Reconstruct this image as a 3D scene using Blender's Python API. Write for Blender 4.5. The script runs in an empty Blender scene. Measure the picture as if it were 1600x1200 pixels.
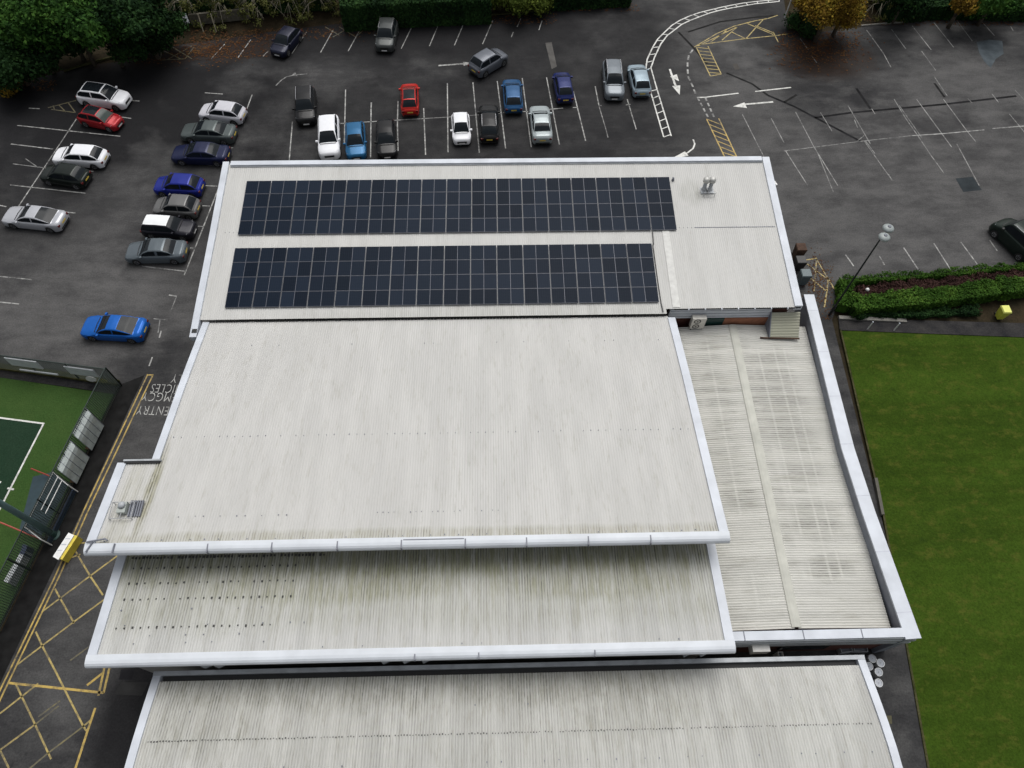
import bpy, math, random
import numpy as np
from mathutils import Vector, Matrix
random.seed(7)
R_ = math.radians
scene = bpy.context.scene
col = scene.collection

# ------------------------------------------------------------------ camera
FPX = 1109.0; CH = 44.0
_p, _r, _y = R_(59.635), R_(1.0975), R_(-2.2934)
cF = np.array([-math.sin(_y)*math.cos(_p), math.cos(_y)*math.cos(_p), -math.sin(_p)])
_R0 = np.array([math.cos(_y), math.sin(_y), 0]); _U0 = np.cross(_R0, cF)
cR = math.cos(_r)*_R0+math.sin(_r)*_U0; cU = -math.sin(_r)*_R0+math.cos(_r)*_U0
def G(px, py, z=0.0):
    """survey helper: the point at height z seen at (px,py) of the 1600x1200 photograph"""
    d = cR*(px-800)/FPX-cU*(py-600)/FPX+cF
    q = np.array([0, 0, CH])+d*((z-CH)/d[2])
    return (float(q[0]), float(q[1]), z)
cd = bpy.data.cameras.new('camera'); co = bpy.data.objects.new('camera', cd); col.objects.link(co)
cd.sensor_width = 36; cd.lens = 36*FPX/1600; cd.clip_end = 2000; cd.clip_start = .5
m = Matrix([[cR[0], cU[0], -cF[0], 0], [cR[1], cU[1], -cF[1], 0], [cR[2], cU[2], -cF[2], CH], [0, 0, 0, 1]])
co.matrix_world = m
scene.camera = co

# ------------------------------------------------------------------ light
w = bpy.data.worlds.new('World'); scene.world = w; w.use_nodes = True
nt = w.node_tree; bg = nt.nodes['Background']
sky = nt.nodes.new('ShaderNodeTexSky'); sky.sky_type = 'NISHITA'; sky.sun_disc = False
SUN_EL, SUN_AZ = 64, 18
sky.sun_elevation = R_(SUN_EL); sky.sun_rotation = R_(SUN_AZ); sky.air_density = 1.5; sky.dust_density = 6; sky.ozone_density = 1
hs = nt.nodes.new('ShaderNodeHueSaturation'); hs.inputs['Saturation'].default_value = .22
nt.links.new(sky.outputs[0], hs.inputs['Color']); nt.links.new(hs.outputs[0], bg.inputs[0])
bg.inputs[1].default_value = .11
sl = bpy.data.lights.new('sun', 'SUN'); sl.energy = 1.7; sl.angle = R_(46); sl.color = (1, .985, .96)
so = bpy.data.objects.new('sun', sl); col.objects.link(so)
az = R_(SUN_AZ); el = R_(SUN_EL)
sd = Vector((math.sin(az)*math.cos(el), math.cos(az)*math.cos(el), math.sin(el)))
so.rotation_euler = sd.to_track_quat('Z', 'Y').to_euler(); so.location = (0, -20, 60)
scene.view_settings.view_transform = 'Standard'; scene.view_settings.look = 'None'
scene.view_settings.exposure = 0.0; scene.view_settings.gamma = 1

# ------------------------------------------------------------------ materials
def new_mat(name):
    m = bpy.data.materials.new(name); m.use_nodes = True
    return m, m.node_tree, m.node_tree.nodes['Principled BSDF']
def N(nt, t, **kw):
    n = nt.nodes.new(t)
    for k, v in kw.items():
        if k in n.inputs: n.inputs[k].default_value = v
        else: setattr(n, k, v)
    return n
def L(nt, a, b): nt.links.new(a, b)
def coords(nt, scale=(1, 1, 1), rot=0):
    tc = N(nt, 'ShaderNodeNewGeometry'); mp = N(nt, 'ShaderNodeMapping')
    mp.inputs['Scale'].default_value = scale; mp.inputs['Rotation'].default_value = (0, 0, rot)
    L(nt, tc.outputs['Position'], mp.inputs['Vector']); return mp.outputs[0]
def objcoords(nt, scale=(1, 1, 1)):
    tc = N(nt, 'ShaderNodeTexCoord'); mp = N(nt, 'ShaderNodeMapping'); mp.inputs['Scale'].default_value = scale
    L(nt, tc.outputs['Object'], mp.inputs['Vector']); return mp.outputs[0]
def noise(nt, vec, scale, detail=3, rough=.55):
    n = N(nt, 'ShaderNodeTexNoise'); n.inputs['Scale'].default_value = scale; n.inputs['Detail'].default_value = detail
    n.inputs['Roughness'].default_value = rough; L(nt, vec, n.inputs['Vector']); return n.outputs[0]
def ramp(nt, f, a, b, lo=0., hi=1.):
    r = N(nt, 'ShaderNodeMapRange'); r.inputs[1].default_value = a; r.inputs[2].default_value = b
    r.inputs[3].default_value = lo; r.inputs[4].default_value = hi; L(nt, f, r.inputs[0]); return r.outputs[0]
def math_(nt, op, a, b=None, clamp=False):
    n = N(nt, 'ShaderNodeMath', operation=op); n.use_clamp = clamp
    for i, v in enumerate((a, b)):
        if v is None: continue
        if isinstance(v, (int, float)): n.inputs[i].default_value = v
        else: L(nt, v, n.inputs[i])
    return n.outputs[0]
def mix(nt, f, a, b, mode='MIX'):
    n = N(nt, 'ShaderNodeMix', data_type='RGBA', blend_type=mode)
    for idx, v in ((0, f), (6, a), (7, b)):
        if isinstance(v, (int, float)): n.inputs[idx].default_value = v
        elif isinstance(v, tuple): n.inputs[idx].default_value = (*v[:3], 1)
        else: L(nt, v, n.inputs[idx])
    return n.outputs[2]
def bump(nt, b, h, strength=.3, dist=.02):
    n = N(nt, 'ShaderNodeBump'); n.inputs['Strength'].default_value = strength; n.inputs['Distance'].default_value = dist
    L(nt, h, n.inputs['Height']); L(nt, n.outputs[0], b.inputs['Normal'])
def simple(name, c, rough=.6, metal=0., var=.12, scale=3., coat=0., spec=.5):
    m, nt, b = new_mat(name)
    v = noise(nt, objcoords(nt), scale, 4)
    L(nt, mix(nt, ramp(nt, v, .3, .7), tuple(x*(1-var) for x in c), tuple(min(1, x*(1+var)) for x in c)), b.inputs['Base Color'])
    b.inputs['Roughness'].default_value = rough; b.inputs['Metallic'].default_value = metal
    b.inputs['Coat Weight'].default_value = coat; b.inputs['Coat Roughness'].default_value = .06
    b.inputs['Specular IOR Level'].default_value = spec
    return m

def sep(nt):
    g = N(nt, 'ShaderNodeNewGeometry'); s = N(nt, 'ShaderNodeSeparateXYZ'); L(nt, g.outputs['Position'], s.inputs[0]); return s.outputs
def spot(nt, P3, cx, cy, rx, ry, warp=None):
    """soft irregular blotch mask centred at cx,cy"""
    a = math_(nt, 'DIVIDE', math_(nt, 'SUBTRACT', P3[0], cx), rx); b = math_(nt, 'DIVIDE', math_(nt, 'SUBTRACT', P3[1], cy), ry)
    d = math_(nt, 'SQRT', math_(nt, 'ADD', math_(nt, 'MULTIPLY', a, a), math_(nt, 'MULTIPLY', b, b)))
    if warp is not None: d = math_(nt, 'ADD', d, warp)
    return ramp(nt, d, 1.15, .55)
def asphalt_mat():
    m, nt, b = new_mat('wet_asphalt')
    P3 = sep(nt)
    big = noise(nt, coords(nt), .07, 4, .6); med = noise(nt, coords(nt), .45, 5, .65); fine = noise(nt, coords(nt), 9, 4, .7)
    tracks = noise(nt, coords(nt, (.12, .9, 1), R_(-4)), 1.0, 4, .6)
    warp = ramp(nt, noise(nt, coords(nt), .22, 5, .6), .25, .75, -.45, .45)
    base = mix(nt, ramp(nt, big, .38, .62), (.022, .022, .023), (.058, .058, .057))
    base = mix(nt, math_(nt, 'MULTIPLY', ramp(nt, med, .45, .65), .6), base, (.024, .024, .026))
    base = mix(nt, math_(nt, 'MULTIPLY', ramp(nt, tracks, .52, .7), .3), base, (.09, .088, .085))
    str2 = noise(nt, coords(nt, (.42, .85, 1), R_(8)), .8, 7, .68)
    base = mix(nt, math_(nt, 'MULTIPLY', ramp(nt, str2, .50, .66), .4), base, (.10, .098, .094))
    base = mix(nt, math_(nt, 'MULTIPLY', ramp(nt, str2, .47, .34), .4), base, (.016, .016, .017))
    oil = noise(nt, coords(nt), .95, 5, .7)
    base = mix(nt, math_(nt, 'MULTIPLY', ramp(nt, oil, .58, .68), .5), base, (.013, .013, .014))
    # paler tarmac: worn and concrete areas, plus wet sheen painted into the colour
    for cx, cy, rx, ry, k in ((38, 41, 26, 15, .65), (22, 60, 6, 17, .75), (-30, 33, 12, 6, .75), (45, 58, 10, 5, .6), (-20, 60, 10, 3, .4), (-31, 50, 3, 6, .4), (10, 58, 3, 4, .25), (-36, 40, 8, 3, .4), (-27, 36, 2.5, 4, .5), (-24, 14, 5, 12, .45), (-32, 44, 5, 6, .4), (10, 66, 6, 3, .2), (42, 66, 2.5, .9, .8), (48.5, 67.5, 2, .8, .7), (8.5, 62.5, 2, 2.5, .5)):
        base = mix(nt, math_(nt, 'MULTIPLY', math_(nt, 'MULTIPLY', spot(nt, P3, cx, cy, rx, ry, warp), ramp(nt, str2, .38, .6, .55, 1.15)), k), base, (.105, .103, .10))
    # darker tarmac: soaked areas, deepened by lens vignetting painted into the colour
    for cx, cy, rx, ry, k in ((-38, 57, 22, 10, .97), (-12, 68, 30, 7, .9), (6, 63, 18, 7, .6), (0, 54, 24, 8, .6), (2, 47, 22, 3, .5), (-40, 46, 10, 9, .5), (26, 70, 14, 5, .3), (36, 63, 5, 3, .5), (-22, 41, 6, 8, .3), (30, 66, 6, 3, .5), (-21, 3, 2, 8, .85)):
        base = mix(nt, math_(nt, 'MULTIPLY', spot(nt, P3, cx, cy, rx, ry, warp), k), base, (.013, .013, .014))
    for cx, cy, rx, ry, k in ((32.5, 62.3, 5, 3.2, .8), (-26.5, 64.5, 6, 2, .6), (-36, 63.2, 7, 1.6, .5)):  # rotted leaf mulch
        base = mix(nt, math_(nt, 'MULTIPLY', spot(nt, P3, cx, cy, rx, ry, warp), k), base, (.028, .018, .013))
    fl = mix(nt, ramp(nt, fine, .3, .7, .0, 1.), (.72, .72, .72), (1.25, 1.25, 1.25))
    base = mix(nt, 1.0, base, fl, 'MULTIPLY')
    L(nt, mix(nt, 1.0, base, (.93, .93, .95), 'MULTIPLY'), b.inputs['Base Color'])
    L(nt, ramp(nt, math_(nt, 'ADD', med, math_(nt, 'MULTIPLY', big, .8)), .55, 1.15, .38, .8), b.inputs['Roughness'])
    b.inputs['Specular IOR Level'].default_value = .07
    bump(nt, b, fine, .35, .01)
    return m
def ground_mat(name, c1, c2, scale=1.2, fine=14, rough=.9, stripes=None):
    m, nt, b = new_mat(name)
    a = noise(nt, coords(nt), scale, 5, .65); f = noise(nt, coords(nt), fine, 4, .7)
    base = mix(nt, ramp(nt, a, .32, .68), c1, c2)
    if stripes:
        s = noise(nt, coords(nt, stripes), 1., 3, .5)
        base = mix(nt, math_(nt, 'MULTIPLY', ramp(nt, s, .42, .62), .35), base, tuple(x*1.5 for x in c2))
    if stripes:
        p2 = noise(nt, coords(nt, (1, 1.6, 1)), .9, 6, .7); p3 = noise(nt, coords(nt, (.06, 1.1, 1)), 1., 2, .5)
        base = mix(nt, math_(nt, 'MULTIPLY', ramp(nt, p2, .52, .66), .6), base, (.075, .08, .015))
        base = mix(nt, math_(nt, 'MULTIPLY', ramp(nt, p2, .44, .32), .5), base, (.016, .032, .005))
        base = mix(nt, math_(nt, 'MULTIPLY', ramp(nt, p3, .47, .58), .22), base, (.04, .078, .008))
    base = mix(nt, 1., base, mix(nt, ramp(nt, f, .3, .7), (.7, .7, .7), (1.3, 1.3, 1.3)), 'MULTIPLY')
    L(nt, base, b.inputs['Base Color']); b.inputs['Roughness'].default_value = rough
    b.inputs['Specular IOR Level'].default_value = .04
    bump(nt, b, f, .5, .03)
    return m
def paint_mat(name, c, wear=.5, under=(.045, .045, .045)):
    m, nt, b = new_mat(name)
    n1 = noise(nt, coords(nt), 2.2, 6, .75); n2 = noise(nt, coords(nt), .35, 3, .5)
    t = math_(nt, 'ADD', math_(nt, 'MULTIPLY', n1, .7), math_(nt, 'MULTIPLY', n2, .3))
    L(nt, mix(nt, ramp(nt, t, wear-.09, wear+.12), under, c), b.inputs['Base Color'])
    b.inputs['Roughness'].default_value = .6
    return m
def sheet_mat(name, axis=0, pitch=.146, light=(.57, .565, .545), dirt=(), streak=.4, trough=.3, grime=(.16, .165, .12), bands=(), soft_k=.6, calm=.14, wobk=.35):
    """weathered corrugated roof sheeting. dirt: list of (cx,cy,rx,ry,k) grown-in algae areas"""
    m, nt, b = new_mat(name)
    P3 = sep(nt); A = P3[axis]
    sc = (1, .05, 1) if axis == 0 else (.06, 1, 1)
    ax_ = lambda a, b_: (a, b_, 1) if axis == 0 else (b_, a, 1)
    sheets = noise(nt, coords(nt, sc), 1.1, 2, .5)
    lines = noise(nt, coords(nt, ax_(1, .11)), 4.0, 5, .75)
    fine = noise(nt, coords(nt, ax_(1, .16)), 11, 4, .75)
    mott = noise(nt, coords(nt, ax_(1, .35)), .5, 5, .6)
    dark = tuple(x*(1-calm) for x in light)
    base = mix(nt, ramp(nt, sheets, .38, .62), dark, light)
    base = mix(nt, math_(nt, 'MULTIPLY', ramp(nt, mott, .45, .75), calm*1.2), base, tuple(x*y for x, y in zip(light, (.84, .83, .78))))
    base = mix(nt, math_(nt, 'MULTIPLY', ramp(nt, lines, .54, .66), streak), base, (.3, .29, .25))
    base = mix(nt, math_(nt, 'MULTIPLY', ramp(nt, fine, .6, .72), .6*streak), base, (.17, .17, .145))
    base = mix(nt, math_(nt, 'MULTIPLY', ramp(nt, fine, .42, .3), .35*streak), base, tuple(min(1, x*1.2) for x in light))
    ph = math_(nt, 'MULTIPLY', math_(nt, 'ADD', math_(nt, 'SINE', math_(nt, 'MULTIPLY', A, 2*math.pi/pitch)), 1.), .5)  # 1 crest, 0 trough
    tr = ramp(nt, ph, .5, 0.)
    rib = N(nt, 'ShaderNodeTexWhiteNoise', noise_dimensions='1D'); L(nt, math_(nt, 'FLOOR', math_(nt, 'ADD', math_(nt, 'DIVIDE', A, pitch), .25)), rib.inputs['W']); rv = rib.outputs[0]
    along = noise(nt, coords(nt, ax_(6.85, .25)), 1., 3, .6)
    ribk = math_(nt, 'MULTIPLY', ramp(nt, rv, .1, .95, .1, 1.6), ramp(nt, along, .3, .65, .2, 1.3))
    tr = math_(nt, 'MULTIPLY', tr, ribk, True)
    wob = ramp(nt, noise(nt, coords(nt, (1, .4, 1) if axis == 0 else (.4, 1, 1)), .8, 5, .65), .25, .75, -wobk, wobk)
    dm = None
    for cx, cy, rx, ry, k in dirt:
        s = math_(nt, 'MULTIPLY', spot(nt, P3, cx, cy, rx, ry, wob), k)
        dm = s if dm is None else math_(nt, 'MAXIMUM', dm, s)
    for bx in bands:
        dm = math_(nt, 'MULTIPLY', dm, ramp(nt, math_(nt, 'ABSOLUTE', math_(nt, 'SUBTRACT', P3[1-axis], bx)), .04, .11, .15, 1.))
    if dm is not None:
        soft = math_(nt, 'MULTIPLY', dm, ramp(nt, lines, .36, .58, .3, 1.))
        base = mix(nt, math_(nt, 'MULTIPLY', soft, soft_k), base, grime)
        base = mix(nt, math_(nt, 'MULTIPLY', math_(nt, 'MULTIPLY', tr, dm), ramp(nt, fine, .38, .55, .15, 1.)), base, tuple(x*.25 for x in grime))
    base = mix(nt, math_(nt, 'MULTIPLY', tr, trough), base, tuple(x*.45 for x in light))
    L(nt, base, b.inputs['Base Color']); b.inputs['Roughness'].default_value = .75
    b.inputs['Specular IOR Level'].default_value = .25
    return m
def leaf_mat(name, cols, rough=.6):
    m, nt, b = new_mat(name)
    g = N(nt, 'ShaderNodeNewGeometry')
    cr = N(nt, 'ShaderNodeValToRGB'); cr.color_ramp.interpolation = 'LINEAR'
    e = cr.color_ramp.elements
    e[0].color = (*cols[0], 1); e[1].color = (*cols[-1], 1)
    for i, c in enumerate(cols[1:-1]):
        x = e.new((i+1)/(len(cols)-1)); x.color = (*c, 1)
    cl = noise(nt, coords(nt), .55, 3, .6)
    f = math_(nt, 'ADD', math_(nt, 'MULTIPLY', g.outputs['Random Per Island'], .55), ramp(nt, cl, .3, .7, -.1, .55), True)
    L(nt, f, cr.inputs[0]); L(nt, cr.outputs[0], b.inputs['Base Color'])
    b.inputs['Roughness'].default_value = .8; b.inputs['Specular IOR Level'].default_value = .06
    return m
M = {}
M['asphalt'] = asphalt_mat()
M['soil'] = ground_mat('soil', (.018, .016, .01), (.04, .03, .018), .6, 7)
M['lawn'] = ground_mat('lawn_turf', (.022, .042, .0045), (.032, .057, .0065), .35, 9, stripes=(.05, .35, 1))
M['turf'] = ground_mat('pitch_turf', (.031, .066, .017), (.04, .074, .02), .5, 12)
M['turf2'] = ground_mat('pitch_turf_blue', (.013, .032, .018), (.018, .037, .022), .5, 12)
M['path'] = ground_mat('damp_path', (.02, .02, .022), (.045, .043, .042), .7, 9)
M['moss'] = ground_mat('moss', (.03, .035, .012), (.075, .07, .035), 1.5, 9)
M['conc'] = ground_mat('concrete', (.15, .145, .13), (.25, .24, .22), 1.2, 12)
M['wpaint'] = paint_mat('white_line_paint', (.40, .40, .385), .485)
M['wpaint2'] = paint_mat('faded_white_paint', (.3, .3, .29), .52)
M['wpaint3'] = paint_mat('worn_line_paint', (.32, .32, .31), .5)
M['wfresh'] = paint_mat('fresh_white_paint', (.6, .6, .57), .40)
M['letters'] = paint_mat('worn_letters', (.45, .45, .43), .46)
M['ypaint'] = paint_mat('yellow_line_paint', (.46, .32, .075), .44)
M['ypaint2'] = paint_mat('pale_yellow_paint', (.42, .32, .10), .455)
M['ypale'] = paint_mat('worn_yellow_paint', (.17, .145, .065), .48)
M['tar'] = simple('tar_band', (.008, .008, .008), .35)
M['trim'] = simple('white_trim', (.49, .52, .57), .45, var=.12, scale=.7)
M['eave'] = simple('white_eave', (.56, .59, .63), .5, var=.08, scale=.7)
M['trimdirt'] = simple('grey_trim', (.34, .36, .38), .5, var=.2, scale=1.5)
M['dark'] = simple('dark_gap', (.012, .013, .014), .7)
M['dotgrey'] = simple('fixing_dark', (.05, .05, .048), .8, var=.4)
M['joint'] = simple('joint_grey', (.16, .17, .2), .6)
M['wall'] = simple('painted_wall', (.34, .33, .31), .8, var=.15)
M['brick'] = simple('red_brick', (.10, .035, .025), .85, var=.3, scale=6)
M['terra'] = simple('terracotta_board', (.27, .11, .06), .8, var=.2, scale=2)
M['glass'] = simple('window_glass', (.02, .025, .03), .08, spec=.7)
M['steel'] = simple('galvanised_steel', (.4, .41, .42), .4, .7)
M['keg'] = simple('keg_steel', (.55, .56, .57), .35, .6, scale=8)
M['unit'] = simple('unit_cream', (.62, .6, .55), .55)
M['unitw'] = simple('unit_white', (.72, .71, .68), .5)
M['black'] = simple('black_plastic', (.012, .012, .013), .5)
M['rubber'] = simple('tyre_rubber', (.016, .016, .016), .8)
M['rim'] = simple('alloy_rim', (.42, .43, .45), .35, .7)
M['lamp'] = simple('lamp_lens', (.55, .57, .6), .15)
M['plate_y'] = simple('plate_yellow', (.7, .52, .08), .5)
M['plate_w'] = simple('plate_white', (.75, .75, .75), .5)
M['red_l'] = simple('tail_lens', (.10, .006, .006), .25)
M['chrome'] = simple('chrome', (.6, .6, .62), .2, .9)
M['carglass'] = simple('car_glass', (.010, .013, .016), .1, spec=.14)
M['cargreen'] = simple('car_glass_tint', (.05, .065, .06), .12, spec=.15)
M['bark'] = simple('bark', (.07, .055, .04), .9, var=.35, scale=6)
M['palebark'] = simple('pale_bark', (.30, .27, .20), .9, var=.35, scale=6)
M['mast'] = simple('mast_teal', (.13, .23, .24), .45, .2)
M['pole'] = simple('pole_dark', (.02, .022, .024), .5)
M['yellow'] = simple('yellow_plastic', (.62, .5, .06), .5)
M['brightyellow'] = simple('lime_yellow_plastic', (.52, .55, .06), .5, var=.15)
M['whitep'] = simple('white_plastic', (.75, .75, .74), .5)
M['redp'] = simple('red_pole_paint', (.3, .05, .03), .5)
M['poly'] = simple('polycarbonate', (.36, .4, .39), .25, var=.25, scale=2)
M['wood'] = simple('bench_timber', (.2, .12, .06), .8)
M['fencegreen'] = simple('fence_mesh_green', (.018, .03, .026), .6)
M['bluep'] = simple('blue_panel', (.012, .025, .07), .5)
M['board'] = simple('banner_white', (.5, .52, .54), .6, var=.1)
M['rust'] = simple('rusty_metal', (.06, .032, .02), .9, var=.4)
M['leaf_dark'] = leaf_mat('leaves_dark', [(.004, .011, .005), (.009, .025, .008), (.018, .045, .013), (.034, .075, .02)])
M['leaf_mid'] = leaf_mat('leaves_green', [(.008, .022, .006), (.018, .05, .01), (.035, .09, .016), (.07, .14, .026)])
M['leaf_hedge'] = leaf_mat('leaves_hedge', [(.009, .024, .004), (.024, .06, .008), (.042, .095, .013), (.08, .145, .022)])
M['leaf_lime'] = leaf_mat('leaves_lime', [(.03, .045, .008), (.06, .085, .015), (.1, .12, .02)])
M['leaf_olive'] = leaf_mat('leaves_olive', [(.03, .04, .012), (.07, .085, .022), (.13, .13, .045), (.08, .10, .025)])
M['leaf_autumn'] = leaf_mat('leaves_autumn', [(.05, .035, .008), (.15, .085, .014), (.25, .17, .022), (.09, .095, .016)])
M['leaf_purple'] = leaf_mat('leaves_brown', [(.02, .012, .01), (.045, .022, .02), (.07, .04, .03)])
M['leaf_litter'] = leaf_mat('leaves_fallen', [(.03, .015, .008), (.08, .035, .015), (.13, .07, .025)])

# ------------------------------------------------------------------ mesh helpers
class MB:
    def __init__(s): s.v = []; s.f = []
    def add(s, vs, fs):
        o = len(s.v); s.v += [tuple(map(float, v)) for v in vs]; s.f += [tuple(i+o for i in f) for f in fs]; return s
    def quad(s, a, b, c, d): return s.add([a, b, c, d], [(0, 1, 2, 3)])
    def box(s, x0, x1, y0, y1, z0, z1, rot=0, c=None):
        vs = [(x, y, z) for z in (z0, z1) for y in (y0, y1) for x in (x0, x1)]
        if rot:
            cx, cy = c or ((x0+x1)/2, (y0+y1)/2); cs, sn = math.cos(rot), math.sin(rot)
            vs = [(cx+(x-cx)*cs-(y-cy)*sn, cy+(x-cx)*sn+(y-cy)*cs, z) for x, y, z in vs]
        return s.add(vs, [(0, 2, 3, 1), (4, 5, 7, 6), (0, 1, 5, 4), (2, 6, 7, 3), (0, 4, 6, 2), (1, 3, 7, 5)])
    def prism(s, poly, z0, z1):
        """poly list of (x,y); z0,z1 number or per-vertex list"""
        n = len(poly); a = z0 if isinstance(z0, (list, tuple)) else [z0]*n; b = z1 if isinstance(z1, (list, tuple)) else [z1]*n
        area = sum(poly[i][0]*poly[(i+1) % n][1]-poly[(i+1) % n][0]*poly[i][1] for i in range(n))
        if area < 0: poly = poly[::-1]; a = a[::-1]; b = b[::-1]
        vs = [(*p, h) for p, h in zip(poly, a)]+[(*p, h) for p, h in zip(poly, b)]
        return s.add(vs, [tuple(range(n))[::-1], tuple(range(n, 2*n))]+[(i, (i+1) % n, n+(i+1) % n, n+i) for i in range(n)])
    def tube(s, pts, r, n=8, cap=True):
        pts = [Vector(p) for p in pts]; rs = r if isinstance(r, (list, tuple)) else [r]*len(pts); vs = []
        for i, p in enumerate(pts):
            d = (pts[min(i+1, len(pts)-1)]-pts[max(i-1, 0)]).normalized()
            u = d.cross(Vector((0, 0, 1)) if abs(d.z) < .9 else Vector((1, 0, 0))).normalized(); w_ = d.cross(u)
            for k in range(n):
                a = 2*math.pi*k/n; vs.append(p+(u*math.cos(a)+w_*math.sin(a))*rs[i])
        fs = [(i*n+k, i*n+(k+1) % n, (i+1)*n+(k+1) % n, (i+1)*n+k) for i in range(len(pts)-1) for k in range(n)]
        if cap: fs += [tuple(range(n))[::-1], tuple(range((len(pts)-1)*n, len(pts)*n))]
        return s.add(vs, fs)
    def lathe(s, cx, cy, prof, n=16, cap=True):
        vs = [(cx+r*math.cos(2*math.pi*k/n), cy+r*math.sin(2*math.pi*k/n), z) for r, z in prof for k in range(n)]
        fs = [(i*n+k, i*n+(k+1) % n, (i+1)*n+(k+1) % n, (i+1)*n+k) for i in range(len(prof)-1) for k in range(n)]
        if cap: fs += [tuple(range(n))[::-1], tuple(range((len(prof)-1)*n, len(prof)*n))]
        return s.add(vs, fs)
    def build(s, name, mat, parent=None, org=None, smooth=False):
        me = bpy.data.meshes.new(name)
        if org is None: org = parent_world(parent) if parent is not None else (0, 0, 0)
        me.from_pydata([(x-org[0], y-org[1], z-org[2]) for x, y, z in s.v], [], s.f)
        if isinstance(mat, str): mat = M[mat]
        me.materials.append(mat)
        if smooth: me.polygons.foreach_set('use_smooth', [True]*len(me.polygons))
        me.update()
        o = bpy.data.objects.new(name, me); col.objects.link(o)
        if parent is not None: o.parent = parent
        else: o.location = org
        return o
def parent_world(p):
    x = y = z = 0
    while p is not None: x += p.location[0]; y += p.location[1]; z += p.location[2]; p = p.parent
    return (x, y, z)
def tag(o, label=None, cat=None, group=None, kind=None):
    if label: o['label'] = label
    if cat: o['category'] = cat
    if group: o['group'] = group
    if kind: o['kind'] = kind
    return o
def empty(name, loc, label, cat, group=None):
    o = bpy.data.objects.new(name, None); col.objects.link(o); o.location = loc; o.empty_display_size = .3
    return tag(o, label, cat, group)
def struct(o): o['kind'] = 'structure'; return o
def copy_tree(o, parent=None):
    c = o.copy(); col.objects.link(c); c.parent = parent
    for ch in list(o.children): copy_tree(ch, c)
    return c
def flat(pxs, z, hgt=0):
    """polygon outline in survey pixels -> list of ground (x,y)"""
    return [G(a, b, hgt)[:2] for a, b in pxs]
def sheet(name, poly, z, mat):
    b = MB(); n = len(poly)
    area = sum(poly[i][0]*poly[(i+1) % n][1]-poly[(i+1) % n][0]*poly[i][1] for i in range(n))
    if area < 0: poly = poly[::-1]
    b.add([(x, y, z) for x, y in poly], [tuple(range(n))]); return b.build(name, mat)

# ------------------------------------------------------------------ ground
g = MB(); g.add([(-600, -500, -.12), (600, -500, -.12), (600, 700, -.12), (-600, 700, -.12)], [(0, 1, 2, 3)])
struct(g.build('ground', 'soil'))
lot = [(-75, 42)]+flat([(-40, 150), (0, 140), (60, 122), (120, 104), (190, 96), (250, 74), (340, 62), (420, 50), (520, 38), (700, 26), (860, 15), (985, 8)], 0)
lot += [(15, 88), (33, 88)]+flat([(1232, 48), (1280, 50), (1350, 42), (1475, 26), (1600, 22)], 0)+[(75, 72), (80, 34)]
lot += flat([(1600, 415), (1320, 440), (1300, 500), (1330, 620), (1400, 900), (1470, 1200)], 0)+[(22, -20), (-40, -20)]+flat([(-60, 1200), (0, 990), (187, 608), (190, 598), (0, 572)], 0)+[(-75, 30)]
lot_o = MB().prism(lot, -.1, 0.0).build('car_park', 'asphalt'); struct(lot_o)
# raised verge with kerb north of the car park
def strip(name, pts, wdt, z, mat, kind='structure', org=None):
    """flat ribbon along ground polyline"""
    b = MB(); ribbon(b, pts, wdt, z); o = b.build(name, mat); o['kind'] = kind; return o
def ribbon(b, pts, wdt, z):
    P_ = [Vector((p[0], p[1])) for p in pts]; ls = []; rs = []
    for i, p in enumerate(P_):
        d = (P_[min(i+1, len(P_)-1)]-P_[max(i-1, 0)]); d.normalize(); nrm = Vector((-d.y, d.x))*wdt/2
        ls.append((p.x+nrm.x, p.y+nrm.y, z)); rs.append((p.x-nrm.x, p.y-nrm.y, z))
    n = len(P_)
    b.add(rs+ls, [(i, i+1, n+i+1, n+i) for i in range(n-1)])
def kerb(pts, name='kerb', mat='conc', h=.12, wd=.15):
    b = MB()
    for a, c in zip(pts, pts[1:]):
        d = Vector((c[0]-a[0], c[1]-a[1])).normalized(); nn = Vector((-d.y, d.x))*wd/2
        b.prism([(a[0]+nn.x, a[1]+nn.y), (c[0]+nn.x, c[1]+nn.y), (c[0]-nn.x, c[1]-nn.y), (a[0]-nn.x, a[1]-nn.y)], -.05, h)
    return struct(b.build(name, mat))
kerb([G(a, b_)[:2] for a, b_ in [(100, 112), (150, 96), (200, 84)]], mat='moss')
kerb([G(a, b_)[:2] for a, b_ in [(560, 36), (700, 27), (780, 23), (860, 15), (985, 8)]], mat='moss')
kerb([G(a, b_)[:2] for a, b_ in [(1345, 41), (1410, 35), (1475, 25)]], mat='conc')

# lawn (bowling green) with its surround path
lawn = flat([(1315, 517), (1600, 528)], 0)+[(90, 30.5), (90, -25), (21.2, -25)]+flat([(1452, 1200), (1382, 805)], 0)
struct(MB().prism(lawn, -.05, .05).build('lawn', 'lawn'))
struct(MB().prism(flat([(1310, 497), (1600, 505)], 0)+[(90, 32), (90, 31)]+flat([(1600, 526), (1312, 515)], 0), -.05, .012).build('path', 'path'))
kerb([G(a, b_)[:2] for a, b_ in [(1313, 516), (1380, 805), (1450, 1200)]], 'lawn_edging', 'moss', .08, .12)
kerb([G(a, b_)[:2] for a, b_ in [(1313, 516), (1600, 527)]], 'lawn_edging', 'path', .1, .12)
kerb([G(a, b_)[:2] for a, b_ in [(1310, 497), (1415, 502)]], 'path_kerb', 'conc', .15, .3)

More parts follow.
